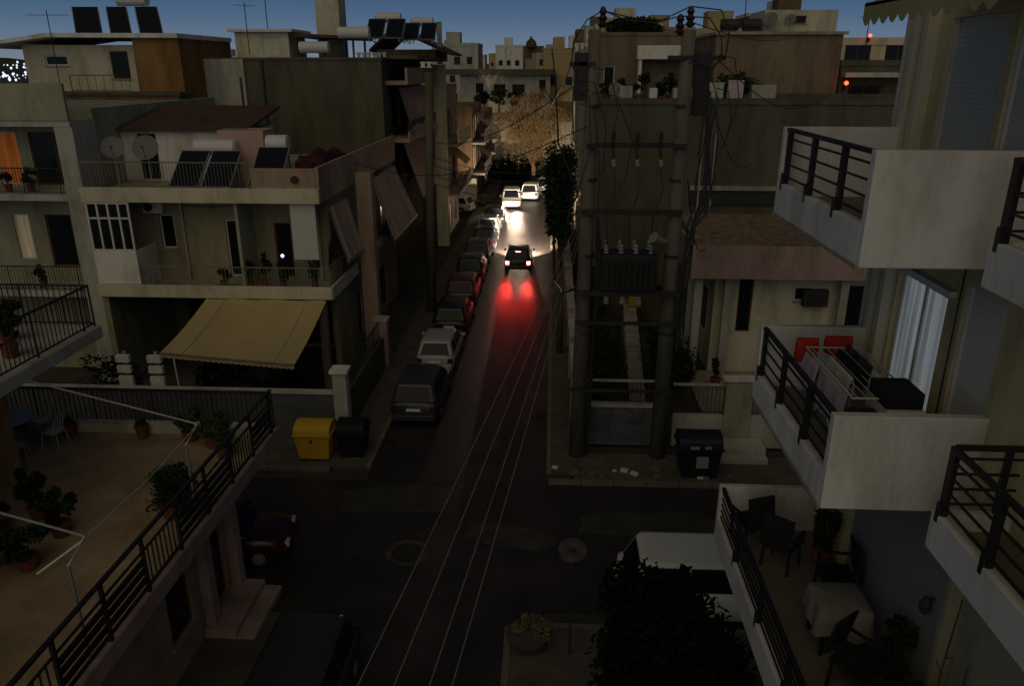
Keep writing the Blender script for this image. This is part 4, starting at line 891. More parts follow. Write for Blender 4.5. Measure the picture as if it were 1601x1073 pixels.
# willow
wl = empty('willow_tree', (-2.0, 82, 0), 'drooping pale brown willow tree over the end of the street', 'tree')
t = MB(); r = random.Random(21); tips = []
t.tube([(-2.0, 82, 0), (-1.9, 82, 2), (-2.05, 82, 4)], [.28, .22, .2], 10)
for i in range(34):
    a = 2*math.pi*i/34+r.uniform(-.1, .1); rr = r.uniform(1.0, 6.0); top = Vector((-2.1+math.cos(a)*rr*.65, 82+math.sin(a)*rr*.5, r.uniform(8.0, 10.6)-rr*.42))
    s0 = Vector((-2.0, 82, r.uniform(2.5, 4))); mid = s0.lerp(top, .55)+Vector((0, 0, .5)); t.tube([s0, mid, top], [.11, .07, .03], 5); tips.append((top, a)); tips.append((mid, a))
mk('trunk', t, bark, wl, smooth=True)
lv_ = MB()
for top, a in tips:
    for k in range(20):
        o_ = Vector((r.uniform(-.9, .9), r.uniform(-.7, .7), r.uniform(-.2, .4))); p = top+o_; vx = math.cos(a)*r.uniform(.1, .6); vy = math.sin(a)*r.uniform(.1, .6); L_ = r.uniform(1.2, 3.8)
        n = int(L_/.22)
        for j in range(n):
            s_ = j/n; q = p+Vector((vx*math.sin(s_*1.6)*1.6, vy*math.sin(s_*1.6)*1.6, -L_*s_*s_*.9+.2*s_))
            q += Vector((r.gauss(0, .04), r.gauss(0, .04), 0))
            if q.z < 1.6: break
            ax = Vector((r.gauss(0, .35), r.gauss(0, .35), -1)).normalized(); bx = ax.cross(Vector((r.gauss(0, 1), r.gauss(0, 1), .1))).normalized()
            lv_.add([q-ax*.14, q+bx*.03, q+ax*.14, q-bx*.03], [(0, 1, 2, 3)])
mk('crown', lv_, leafb, wl)

# ================================================================== RIGHT SIDE
LWm = mat('pinkish grey wall', (.32, .25, .21), .9, .25, 2, .3, streak=True)
q = empty('pavement_wall', (1.05, 38, 0), 'long pale garden wall along the right pavement', 'wall'); mk('masonry', MB().box(.92, 1.2, 24.3, 60, 0, 1.6), LWm, q); mk('coping', MB().box(.87, 1.25, 24.25, 60, 1.6, 1.68), pale, q)
for y in range(26, 60, 4): mk('pier', MB().box(.84, 1.28, y, y+.4, .1, 1.85), LWm, q)
# electricity poles with transformer
PT = empty('transformer_station', (2.4, 23.2, 0), 'pair of tall grey electricity poles carrying a transformer between them', 'transformer')
mk('pole', MB().tube([(1.02, 23.2, .1), (1.14, 23.2, 13.5)], [.27, .18], 20), polem, PT, smooth=True)
mk('pole', MB().tube([(3.72, 23.2, .1), (3.76, 23.2, 13.5)], [.27, .19], 20), polem, PT, smooth=True)
for z in (2.6, 4.5, 7.0, 9.3, 11.4):
    for x in (1.06+.01*z, 3.73): mk('band', MB().tube([(x, 23.2, z), (x, 23.2, z+.1)], .28-.0063*z, 20), iron, PT)
mk('crossbar', MB().box(1.0, 3.9, 22.90, 23.0, 10.3, 10.42).box(1.0, 3.9, 23.42, 23.5, 10.3, 10.4), iron, PT)
mk('crossbar', MB().box(.9, 3.9, 22.88, 23.0, 8.35, 8.5), iron, PT)
mk('crossbar', MB().box(.8, 4.0, 22.75, 22.88, 5.85, 6.0).box(.8, 4.0, 23.5, 23.62, 5.85, 6.0), iron, PT)
mk('crossbar', MB().box(.8, 4.0, 22.8, 22.9, 4.9, 5.0), iron, PT)
mk('crossbar', MB().box(.7, 4.0, 22.8, 22.88, 2.6, 2.7), iron, PT)
tf = mk('transformer_box', MB().box(1.55, 3.25, 22.7, 23.7, 6.02, 7.15), black, PT, bevel=.03)
for i in range(9): mk('cooling_fin', MB().box(1.7+.17*i, 1.74+.17*i, 22.55, 22.7, 6.15, 7.0), iron, tf)
for i in range(4):
    x = 1.7+.45*i; mk('bushing', insul(x, 22.9, 7.15, .32, .09), ceramw, tf); mk('bushing', insul(x, 23.5, 7.15, .32, .09), ceramw, tf)
for i in range(3): mk('insulator', insul(1.75+.5*i, 22.8, 5.6, .26, .1), ceramw, PT)
for i in range(3):
    x = 1.75+.68*i; mk('fuse', MB().tube([(x, 22.82, 10.4), (x+.02, 22.8, 10.75)], .055, 8).tube([(x, 22.82, 10.35), (x+.05, 22.7, 9.85)], .045, 8), ceram, PT)
    mk('fuse_cap', MB().tube([(x+.03, 22.7, 10.0), (x+.05, 22.68, 9.8)], .06, 8), ceramw, PT)
    mk('drop_wire', MB().tube([(x+.05, 22.7, 9.8), (x+.12, 22.6, 9.1), (x-.12, 22.62, 8.3), (x-.05, 22.8, 7.45)], .018, 5), black, PT)
for i, (x, z) in enumerate([(1.35, 13.55), (3.5, 13.35), (3.77, 13.55)]): mk('top_insulator', insul(x, 23.2, z, .55, .15), ceram, PT)
mk('top_bracket', MB().box(.45, 1.2, 23.0, 23.1, 12.55, 12.66).bar((.5, 23.05, 12.6), (1.0, 23.05, 11.9), .06).box(3.2, 4.8, 23.0, 23.1, 12.7, 12.82).bar((4.7, 23.05, 12.75), (4.0, 23.05, 12.0), .06).box(.6, .95, 23.0, 23.35, 11.6, 12.9).box(4.0, 4.4, 22.95, 23.35, 11.2, 12.9), black, PT)
mk('floodlight', MB().tube([(3.05, 22.6, 7.75), (3.3, 22.75, 7.6), (3.5, 22.9, 7.55)], [.17, .12, .06], 12), ceramw, PT)
mk('jumper_wire', MB().tube([(.5, 23.1, 12.6), (.55, 23.1, 13.2), (.9, 23.1, 13.75), (1.35, 23.2, 14.0), (2.0, 23.2, 13.75), (2.8, 23.2, 13.68), (3.5, 23.2, 13.85), (4.3, 23.2, 13.8), (4.65, 23.1, 13.3), (4.7, 23.1, 12.8)], .02, 6).tube([(1.35, 23.3, 14.0), (2.2, 23.3, 13.8), (3.0, 23.3, 13.75), (3.77, 23.3, 14.1), (4.6, 23.2, 14.0), (4.85, 23.1, 13.4), (4.8, 23.1, 12.7)], .02, 6), black, PT)
# cables down the right pole
r = random.Random(33); cb = MB()
for i in range(9):
    x0 = 4.05+.05*i; a = r.uniform(.0, .5); pts = [(4.2+.05*i, 23.0, 12.6-.15*i), (4.15+a*.9, 22.95, 10.8-.2*i), (4.05+a*1.6, 22.9, 9.2-.1*i), (4.0+a*.7, 22.9, 8.0), (3.98+.03*i, 22.9, 6.8-.3*i), (4.0, 22.85, 4.0)]
    cb.tube(pts, .022, 5)
for i in range(5): cb.tube([(1.35+.02*i, 22.9, 8.3), (1.4+.06*i, 22.85, 6.2), (1.38, 22.85, 4.6), (1.3+.03*i, 22.85, 2.6), (1.32, 22.85, .2)], .02, 5)
mk('cable_bundle', cb, black, PT)
rc = random.Random(91)
for i in range(12):
    x0 = rc.choice((.6, .75, 1.1, 3.75, 4.2, 4.6)); z0 = rc.uniform(11.2, 12.9); x1 = x0+rc.uniform(-.5, .9); z1 = z0-rc.uniform(.8, 3.6); bx = max(x0, x1)+rc.uniform(-.2, .5)
    mk('loose_cable', MB().tube([(x0, 22.95, z0), ((x0+bx)/2+.1, 22.85, z0-.1), (bx, 22.8, (z0+z1)/2), ((x1+bx)/2, 22.85, z1+.1), (x1, 22.95, z1)], .016, 5), black, PT)
for i, (a, b_) in enumerate([((4.6, 23, 12.7), (12.5, 37, 11.3)), ((4.4, 23, 11.9), (9.3, 37, 8.2)), ((4.0, 23, 9.4), (6.2, 30.4, 5.7)), ((.6, 23, 12.0), (-7.6, 43, 8.9)), ((1.0, 23, 10.9), (-8.4, 33, 8.6)), ((3.7, 23, 13.7), (14, 46, 14.4)), ((1.3, 23, 13.7), (2.4, 62, 13.0))]):
    a = Vector(a); b_ = Vector(b_); pts = [a.lerp(b_, j/12)-Vector((0, 0, math.sin(math.pi*j/12)*(.9 if i != 5 else .5))) for j in range(13)]
    solo('service_cable', MB().tube(pts, .016, 5), black, ['cable sagging from the right pole top to the blank olive block', 'cable from the right pole to the ledge of the blank olive block', 'cable from the right pole to the bungalow roof edge', 'cable from the left pole over the street to the blank wall house', 'cable from the left pole over the street to the peach parapet', 'cable from the right pole top to the brown stained block', 'cable from the left pole top towards the end of the street'][i], 'cable', base=(0, 0, 0))
# service wires across the street, to the near side and down the street
svc = []
for i, (ex, ez, nx, ny, nz) in enumerate([(.80, 8.1, -2.62, 4.0, 5.75), (.84, 8.0, -2.15, 4.0, 5.75), (.88, 7.85, -1.72, 4.0, 5.65), (.92, 7.75, -1.42, 4.0, 5.65)]):
    a = Vector((ex, 23, ez)); b_ = Vector((nx, ny, nz)); d = b_-a; pts = []
    for j in range(17):
        s = j/16*1.5; p = a+d*s; p.z -= 0.9*4*(s/1.5)*(1-s/1.5)*.3; pts.append(p)
    solo('overhead_wire', MB().tube(pts, .009, 5), mat('weathered wire', (.20, .18, .15), .6, .2, 5), ['leftmost overhead wire crossing the junction', 'second overhead wire from the left over the junction', 'third overhead wire from the left over the junction', 'rightmost overhead wire crossing the junction'][i], 'wire', 'four thin wires over the junction', base=(0, 0, 0))
for i, (z0, z1, y) in enumerate([(7.8, 6.9, 34), (7.4, 6.5, 34), (6.9, 6.0, 34), (6.5, 5.6, 34)]):
    pts = []
    for j in range(13):
        s = j/12; pts.append((-6.1+(s*7.4), 39-(s*2.5), z0+.5-.9*math.sin(math.pi*s)*.6-(z0-z1)*s*.2))
    solo('street_wire', MB().tube(pts, .02, 5), black, ['topmost dark wire crossing the street from the left pole', 'second dark wire crossing the street from the left pole', 'third dark wire crossing the street from the left pole', 'lowest dark wire crossing the street from the left pole'][i], 'wire', 'dark wires across the street', base=(0, 0, 0))
for pts, r_, lab in (([(.2, 36.5, 8.0), (.15, 33, 5.2), (.2, 29, 4.6), (.45, 25, 5.3), (1.0, 23.0, 6.1)], .05, 'thickest black cable sagging low behind the left electricity pole'),
                     ([(-.1, 44, 13.4), (.1, 38, 12.0), (.25, 32, 9.6), (.8, 23.4, 8.9)], .035, 'black cable curving down to the middle of the left electricity pole'),
                     ([(.5, 23.1, 12.6), (.3, 27, 11.9), (.0, 36, 11.0), (-.6, 50, 11.4)], .03, 'black cable leaving the top bracket of the left electricity pole')):
    solo('hanging_cable', MB().tube(pts, r_, 8), black, lab, 'cable', base=(0, 0, 0))
# ivy / dark trees behind left pole
tree('pavement_tree', 'tall narrow dark tree behind the left electricity pole', (.5, 33, 0), 9, (.35, 33, 7.3), (.85, .9, 2.8), 3600, .16, leafd, random.Random(31), clumps=28)
tree('pavement_tree', 'second dark tree further up the right pavement', (.6, 44, 0), 9, (.5, 44, 5.6), (1.1, 1.4, 3.0), 3200, .2, leafd, random.Random(32), clumps=26)
tree('pavement_tree', 'third dark tree on the right pavement near the lit road', (.9, 58, 0), 9, (.9, 58, 4.6), (1.3, 1.8, 3.4), 3000, .24, leafd, random.Random(35), clumps=26)
# garden behind poles
fr_ = empty('front_wall', (2.6, 24.2, 0), 'blue grey painted wall with a pale coping between the electricity poles', 'wall'); mk('masonry', MB().box(1.4, 3.6, 24.0, 24.2, .1, 1.55), graff, fr_); mk('coping', MB().box(1.35, 3.65, 23.95, 24.25, 1.55, 1.65), pale, fr_); railing(fr_, [(1.4, 24.1), (3.6, 24.1)], 1.65, .8, iron, .14)
mk('top_rail', MB().box(1.35, 3.65, 24.07, 24.13, 2.45, 2.53), pale, fr_)
f2 = empty('garden_fence', (6.5, 24.2, 0), 'low wall with pale top rail and dark railings before the single storey house', 'fence'); mk('masonry', MB().box(4.3, 14, 24.0, 24.2, .1, 1.3), pale, f2); railing(f2, [(4.3, 24.1), (14, 24.1)], 1.3, 1.05, iron, .14); mk('top_rail', MB().box(4.25, 14, 24.06, 24.14, 2.36, 2.44), pale, f2); mk('pier', MB().box(6.0, 6.9, 23.93, 24.27, .1, 2.6), greenish, f2); mk('pier_cap', MB().box(5.9, 7.0, 23.88, 24.32, 2.602, 2.68), white, f2)
for i, (x, y, z, rd_, n) in enumerate([(2.2, 28, 1.6, (.9, 3.2, 1.5), 3500), (4.8, 29, 1.6, (1.0, 4, 1.4), 4000), (2.1, 36, 2.0, (.9, 4, 1.8), 3000)]):
    r = random.Random(50+i); o = empty('garden_hedge', (x, y, 0), ['dark hedge left of the garden path', 'dark hedge right of the garden path', 'dark hedge at the back of the garden'][i], 'hedge'); mk('stem', MB().tube([(x, y, 0), (x, y, 1.4)], .08, 8), bark, o); mk('foliage', leaves(n, (x, y, z), rd_, .16, r, 40), leafd, o)
pp = MB()
for i in range(14): pp.box(3.15+.05*i, 3.75+.05*i, 25.0+1.0*i, 25.92+1.0*i, -.02, .03+.13*i)
o = empty('garden_steps', (3.5, 25, 0), 'pale flight of steps climbing the dark garden between hedges', 'steps')
for i in range(14): mk('step', MB().box(3.1+.05*i, 3.72+.05*i, 25.0+1.0*i, 25.98+1.0*i, -.02, .05+.12*i), conc, o)
solo('yellow_crate', MB().box(3.9, 4.5, 36.2, 36.7, 1.4, 1.9), mat('dull yellow', (.35, .24, .04), .7, .2, 5), 'small dull yellow crate at the top of the garden steps', 'crate', bevel=.03)
# single storey house
RH = building('bungalow', 'single storey house with a thick pinkish roof edge and pale columns', 'building', 6.9, 20, 31.2, 37, 0, 4.5, cream, S=[(7.9, 8.5, 1.9, 4.3, 'door'), (12.4, 13.2, .9, 4.0, 'door'), (10.2, 10.9, 3.3, 3.9, 'window')], W=[(32.5, 33.8, 1.4, 3.4, 'brown')], par=0)
s = MB(); s.box(5.75, 20.2, 30.4, 37, 4.5, 4.7); s.box(5.7, 20.2, 30.3, 30.42, 4.45, 5.8); s.box(5.7, 5.82, 30.43, 37, 4.45, 5.8); mk('roof_fascia', s, pink, RH)
s = MB(); s.prism([(30.45, 5.45), (36.0, 5.95), (36.0, 6.08), (30.45, 5.58)], 'x', 6.0, 20); mk('tiled_roof', s, mat('mottled brown tiles', (.20, .155, .11), .9, .6, 9, .6, fine=8), RH)
for x, y in ((5.95, 30.6), (6.05, 33.4), (7.2, 30.7), (11.9, 30.7)): mk('column', MB().box(x, x+.32, y, y+.32, .1, 4.44), pale, RH)
o = empty('air_conditioner', (10.9, 31.1, 3.2), 'dark air conditioner on the bungalow front wall', 'air conditioner'); mk('casing', MB().box(10.5, 11.5, 30.85, 31.19, 3.15, 3.85), iron, o, bevel=.02); mk('fan_grille', MB().tube([(10.85, 30.845, 3.5), (10.85, 30.82, 3.5)], .24, 18), black, o)
o = empty('patio', (9, 28, 0), 'pale patio in front of the bungalow', 'patio'); mk('paving', MB().box(5.9, 19, 25.2, 31.19, -.02, .1), mat('patio paving', (.27, .24, .18), .85, .35, 3, .3), o)
for i, (x, y, cr, nL, mm) in enumerate([(8.6, 27.6, (.8, .7, .9), 1300, leafm), (9.6, 28.6, (.6, .6, .7), 800, leafd), (6.9, 29.5, (.25, .25, .5), 300, leafd), (6.6, 25.0, (.5, .4, .5), 800, leafd), (12.8, 29.4, (.3, .3, .5), 400, leafd)]):
    potted(['large loose bush on the bungalow patio', 'small dark bush behind the large patio bush', 'red potted plant by the bungalow columns', 'dark shrub hanging over the fence pier', 'plant before the right bungalow door'][i], x, y, .1, .22, .35, cr, nL, .13, mm, seed=140+i)
# big wall building behind
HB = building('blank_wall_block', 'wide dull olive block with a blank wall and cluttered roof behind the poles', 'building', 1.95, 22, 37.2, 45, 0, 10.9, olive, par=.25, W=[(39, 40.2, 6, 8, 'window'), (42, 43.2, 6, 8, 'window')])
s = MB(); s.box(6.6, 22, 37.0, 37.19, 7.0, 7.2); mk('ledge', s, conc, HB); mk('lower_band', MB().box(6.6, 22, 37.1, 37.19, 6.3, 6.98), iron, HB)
s = MB().tube([(7.0, 37.1, 4), (7.0, 37.1, 8.8)], .05, 8).tube([(7.6, 37.1, 5), (7.6, 37.1, 9.6)], .05, 8); mk('drainpipe', s, conc, HB)
IB = building('brown_block', 'brown stained upper block with a flat roof behind the blank wall', 'building', 8.9, 15.7, 45.5, 55, 8, 14.2, mat('stained brown render', (.22, .17, .115), .9, .45, .8, .2, streak=True), par=.0)
s = MB(); s.box(8.8, 15.9, 45.3, 55, 14.2, 14.35); mk('roof_edge', s, greenish, IB)
hut2 = building('rooftop_hut', 'cream box hut on top of the brown stained block', 'building', 11.6, 15.6, 46.5, 50, 14.36, 15.5, cream, par=0, S=[(13.2, 13.9, 14.8, 15.2, 'brown')])
for i, x in enumerate((9.3, 10.5)): solo('water_tank', MB().tube([(x-.05, 46.4, 14.75), (x+.9, 46.4, 14.75)], .3, 14).box(x, x+.8, 46.2, 46.6, 14.35, 14.5), iron, ['left dark water tank on the brown block roof', 'right dark water tank on the brown block roof'][i], 'water tank')
for i, (x, s_) in enumerate([(11.9, .4), (13.0, .3)]): dish(['dark dish on the cream rooftop hut', 'small dish behind the rooftop hut'][i], x, 46.3, 14.36, .6, s_, R(-20))
JB = building('brown_house', 'low brown house with a pale box behind the two electricity poles', 'building', 2.6, 8.6, 52, 60, 0, 14.4, mat('dull brown render', (.19, .155, .105), .9, .3, 1, .2, streak=True), par=.2, S=[(3.2, 3.9, 11.2, 12.6, 'window')])
solo('concrete_box', MB().box(5.2, 8.4, 50.9, 51.9, 13.0, 13.8).box(5.3, 5.5, 51, 51.8, 10.9, 13), white, 'pale concrete box in front of the low brown house', 'structure')
YB = building('yellow_hut', 'small yellow green hut right of the left electricity pole', 'building', 3.0, 4.4, 53, 55, 14.62, 15.5, yellowr, par=0)
PB = building('pale_tower_house', 'tall pale house left of the left electricity pole', 'building', 2.0, 5.2, 62, 72, 0, 13.3, mat('dull beige render', (.30, .27, .21), .9, .25, 1.2, .2, streak=True), W=[(63, 64.2, f*3+1, f*3+2.3, 'window') for f in range(5)]+[(66.5, 68, f*3+1, f*3+2.3, 'brown') for f in range(5)], S=[(2.5, 3.3, f*3+1, f*3+2.3, 'window') for f in range(2, 5)])
# rooftop clutter on the wide block
rr = random.Random(77)
for i in range(11):
    x = 2.6+i*.62; potted(['first','second','third','fourth','fifth','sixth','seventh','eighth','ninth','tenth','eleventh'][i]+' dark pot plant from the left on the wide block roof', x, 38.2+rr.uniform(0, 1.5), 10.9, .2, .35, (rr.uniform(.35, .6), .4, rr.uniform(.35, .65)), 420, .14, leafd, group='pot plants along the wide block roof', seed=150+i)
for i, (x, w_, h_, m_, lab) in enumerate([(3.1, .6, .55, pale, 'leftmost pale crate on the wide block roof'), (4.5, .35, .45, tankm, 'small white box among the rooftop plants'), (5.6, 1.1, .45, pale, 'long white trough on the roof left of the right pole'), (7.0, .9, .7, pale, 'pale box on the roof just right of the right pole'), (8.1, .7, .8, pinkcloth, 'pinkish box on the roof edge'), (9.2, 1.1, .6, pale, 'low pale box at the end of the roof clutter')]):
    q = MB(); q.box(x, x+w_, 37.7, 38.3, 10.9+.25, 11.15+h_); q.box(x+.05, x+.15, 37.75, 37.85, 10.88, 11.15); q.box(x+w_-.15, x+w_-.05, 38.1, 38.25, 10.88, 11.15); solo('roof_box', q, m_, lab, 'box', bevel=.015)
dish('white dish on the wide block roof between the poles', 2.9, 37.9, 10.9, .55, .38, R(15))
solo('roof_shrub_row', leaves(2600, (8.3, 38.4, 11.7), (1.6, .7, .55), .18, random.Random(8), 14), leafm, 'green shrubs spilling over the roof right of the right pole', 'shrubs', kind=None) if False else tag(mk('roof_shrubs', leaves(2600, (8.6, 38.4, 11.75), (1.5, .7, .5), .18, random.Random(8), 14), leafm), 'green shrubs spilling over the roof right of the right pole', 'shrubs', kind='stuff')
tag(mk('skyline_shrubs', leaves(2600, (5.2, 52.6, 15.0), (2.4, .8, .55), .3, random.Random(18), 14), leafd), 'dark shrubs along the roof of the low brown house', 'shrubs', kind='stuff')
# red lamps
for i, (x, y, z, lab) in enumerate([(7.15, 44.0, 12.7, 'red lamp glowing above the roof clutter between the poles'), (15.95, 44.8, 11.6, 'bright red lamp at the right edge of the brown block'), (22.0, 58.5, 14.5, 'small red lamp on the far apartment block')]):
    o = empty('red_lamp', (x, y, z), lab, 'lamp'); mk('bulb', MB().lathe((x, y, z), [(.02, 0), (.11, .06), (.12, .14), (.03, .22)], 10), redglow, o); mk('bracket', MB().box(x-.02, x+.02, y, y+.5, z-.3, z-.005), iron, o)
    ld = bpy.data.lights.new('red_bulb', 'POINT'); ld.energy = 1.2 if i < 2 else .6; ld.color = (1, .08, .04); ld.shadow_soft_size = .1; lo_ = bpy.data.objects.new('red_bulb', ld); C.objects.link(lo_); lo_.parent = o; lo_.location = (0, -.3, .15)
KB = building('far_apartment_block', 'apartment block with dark balconies seen past the right building', 'building', 20, 28, 59, 70, 0, 14, cream, S=[(20.6, 22.4, 3*f+.9, 3*f+2.3, 'brown') for f in range(2, 5)]+[(23.4, 25.2, 3*f+.9, 3*f+2.3, 'brown') for f in range(2, 5)])
for f in (3, 4): mk('balcony', MB().box(18.8, 28, 57.6, 58.995, 3*f-.1, 3*f+.1).box(18.8, 28, 57.6, 57.7, 3*f+.11, 3*f+.9), conc, KB)
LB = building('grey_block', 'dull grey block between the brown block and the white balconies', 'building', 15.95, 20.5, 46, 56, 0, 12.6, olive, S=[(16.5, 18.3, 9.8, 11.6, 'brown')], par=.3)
solo('white_balcony_slab', MB().box(16, 20.5, 45.2, 45.95, 12.0, 12.25), pale, 'pale balcony slab on the grey block', 'balcony') if False else mk('balcony', MB().box(16, 20.5, 45.2, 45.95, 12.0, 12.25), pale, LB)

# ================================================================== FAR TOWN
rr = random.Random(5)
def farhouse(x, y, w_, d, h, m, label, n=None):
    S = []; nf = int(h/3)
    for f in range(max(nf-3, 0), nf):
        x_ = x+.8
        while x_ < x+w_-1.4: S.append((x_, x_+1.1, f*3+1, f*3+2.3, rr.choice(('window', 'brown')))); x_ += rr.uniform(2.0, 3.0)
    o = building('town_house', label, 'building', x, x+w_, y, y+d, 0, h, m, S=S, par=.5, group='town houses on the skyline')
    mk('rooftop_room', MB().box(x+w_*.3, x+w_*.6, y+1, y+4, h, h+2.3), m, o)
cols = [('cream', cream), ('grey', pale), ('white', white), ('peach', peach), ('brown', brownw), ('ochre', mat('light ochre render', (.42, .32, .16), .9, .2, 1, .2))]
rows = []
# right cluster climbing behind the street (px 850..940)
RC = [(3.2, 78, 4, 14.0), (2.4, 92, 3.4, 14.6), (5.0, 100, 8, 17), (-1.4, 118, 5, 14.4), (3.4, 125, 7, 17.5), (-2, 150, 6, 15.4), (3, 160, 9, 18), (-4, 185, 7, 15.2), (4, 200, 9, 18.5), (14, 90, 9, 16), (24, 100, 9, 18), (12, 130, 10, 18), (30, 130, 12, 20)]
for i, (x, y, w_, h) in enumerate(RC):
    c_, m_ = cols[(i*5+2) % 6]; rows.append((x, y, w_, h, m_, f'{c_} house of the crowded skyline behind the electricity poles'))
LC = [(-21, 140, 8, 16), (-15, 210, 7, 17.5), (-27, 180, 9, 16), (-13, 320, 9, 20), (-24, 300, 10, 17), (-33, 260, 11, 16), (-45, 330, 14, 17), (-62, 350, 14, 16), (-9, 260, 7, 14.5), (-6, 380, 10, 16), (-3, 300, 8, 15), (-19, 400, 12, 17), (-80, 200, 12, 14), (-96, 220, 12, 15), (-60, 150, 10, 13.6), (-46, 120, 9, 13.3)]
for i, (x, y, w_, h) in enumerate(LC):
    c_, m_ = cols[(i*7+1) % 6]; rows.append((x, y, w_, h, m_, f'{c_} house of the distant skyline at the end of the street'))
ordn = ['first', 'second', 'third', 'fourth', 'fifth', 'sixth', 'seventh', 'eighth', 'ninth', 'tenth', 'eleventh', 'twelfth', 'thirteenth', 'fourteenth', 'fifteenth', 'sixteenth']
for key in ('crowded', 'distant'):
    sub = sorted([q for q in rows if key in q[5]], key=lambda q: (q[0]+q[2]/2)/q[1])
    for i, (x, y, w_, h, m_, lab) in enumerate(sub):
        farhouse(x, y, w_, 9, h, m_, f"{lab.split(' house')[0]} house, {ordn[i]} from the left among the {'crowded skyline houses behind the electricity poles' if key == 'crowded' else 'distant skyline houses'}")
dm = empty('church_dome', (-12.8, 316, 20), 'small dark domed roof on the far skyline', 'dome'); mk('dome', MB().lathe((-8.8, 318, 20), [(2.2, 0), (2.1, 1.2), (1.5, 2.4), (.6, 3.1), (.15, 4)], 14), darkroof, dm)
cl_ = MB()
for i in range(260):
    y = rr.uniform(700, 1100); x = -(.58+rr.random()*.2)*y; z = 12.5+rr.uniform(-.035, .008)*y; s = rr.uniform(.5, 1.6)
    cl_.lathe((x, y, z), [(s*.3, -s), (s, 0), (s*.3, s)], 5)
tag(mk('city_lights', cl_, emis('far city lights', (.75, .82, 1), 1.3)), 'glittering white lights of the distant city at the left edge', 'lights', kind='stuff')
hl = MB(); nX = 60
for i in range(nX+1):
    x = -1000+2000*i/nX; h_ = 6+8*abs(math.sin(i*.37))+5*math.sin(i*.9); hl.v += [(x, 1150, -1), (x, 1300, 12.5+h_)]
for i in range(nX): hl.f.append((2*i, 2*i+2, 2*i+3, 2*i+1))
struct('hills', hl, soil)

# ================================================================== VEHICLES
protos = {}
spec = [(25.2+2.1, 'dkgrey', dict(L=4.3, W=1.8, H=1.58, belt=1.0), 'dark grey car first in the parked row, nearest the junction'),
        (30.2+2.0, 'silver', dict(L=4.0, W=1.68, H=1.45), 'pale silver car second in the parked row'),
        (37.0, 'blk', dict(L=4.2), 'black car third in the parked row behind the silver one'),
        (42.0, 'wine', dict(L=4.2, H=1.5), 'dark wine red car fourth in the parked row'),
        (46.8, 'blk', dict(L=4.1, H=1.55), 'black car fifth in the parked row with a grey roof glint'),
        (51.6, 'dkgrey', dict(L=4.2), 'dark grey car sixth in the parked row'),
        (56.2, 'navy', dict(L=4.1), 'dark blue car seventh in the parked row'),
        (60.6, 'silver', dict(L=4.1), 'silver car eighth in the parked row, red glow on its side'),
        (65.2, 'blk', dict(L=4.2), 'black car last in the parked row before the lit white car')]
for y, p, kw, lab in spec: put(make_car(lab, carp[p], group='cars parked along the left kerb', **kw), -4.85+rng.uniform(-.06, .06), y, R(rng.uniform(-1, 1)))
put(make_car('white car brightly lit at the end of the street, headlamps on', carp['white'], L=4.4, W=1.85, H=1.65, belt=1.0, heads=True), -3.8, 73.3, R(182))
put(make_car('white car half hidden behind the brightly lit white car', carp['white'], L=4.3, W=1.8, H=1.6), -2.0, 78.2, R(-6))
put(make_car('silver car furthest back beside the willow trunk', carp['silver'], L=4.3, W=1.8, H=1.6), -.4, 83, R(-10))
put(make_car('white car parked in the left side turning, seen past the pier', carp['white'], L=4.2), -9.2, 70.0, R(75))
put(make_car('dark car driving away with lit brake lamps', carp['navy'], L=3.9, W=1.72, H=1.46, lit=True, plate_on=False), -2.07, 49.7)
put(make_car('white people carrier parked across the junction at lower right', carp['white'], L=4.4, W=1.78, H=1.68, belt=1.02, hood=.92, nose=.95, tail=.16, rake=.5), 4.0, 15.7, R(-90))
put(make_car('dark grey car parked at the lower left kerb below the terrace', carp['dkgrey'], L=4.5, W=1.85, H=1.5), -4.95, 11.4, R(180))
put(make_car('dark red car parked in the side street behind the terrace house', carp['red'], L=4.1, W=1.7, H=1.42), -8.9, 17.2, R(-80))
# light of the driving car
def spot(name, loc, tgt, e, col, ang, blend=.6, parent=None, size=.05):
    d = bpy.data.lights.new(name, 'SPOT'); d.energy = e; d.color = col; d.spot_size = R(ang); d.spot_blend = blend; d.shadow_soft_size = size
    o = bpy.data.objects.new(name, d); C.objects.link(o); o.location = loc; o.rotation_euler = (Vector(tgt)-Vector(loc)).to_track_quat('-Z', 'Y').to_euler(); return o
for s in (-.55, .55):
    spot('headlamp_beam', (-2.07+s, 51.75, .68), (-2.07+s*1.5, 58, -.7), 21000, (1, .76, .52), 74, .9)
    spot('headlamp_far_beam', (-2.07+s, 51.76, .66), (-2.9+s*1.2, 74, .3), 12000, (1, .86, .68), 17, .9)
    spot('parked_headlamp_beam', (-3.8+s*1.1, 71.0, .66), (-2.2+s*4, 56, -.5), 800, (1, .72, .50), 84, .95)
    spot('brake_lamp_glow', (-2.07+s*1.2, 47.6, .75), (-2.07+s*1.15, 43.8, 0), 330, (1, .03, .02), 18, 1.0)
    spot('brake_lamp_wide', (-2.07+s*1.2, 47.6, .75), (-2.07+s*1.4, 44.6, -.2), 15, (1, .03, .02), 80, 1.0)
    spot('brake_lamp_side', (-2.07+s*1.45, 47.7, .8), (-2.07+s*12, 45.5, .5), 42, (1, .05, .04), 75, .9)

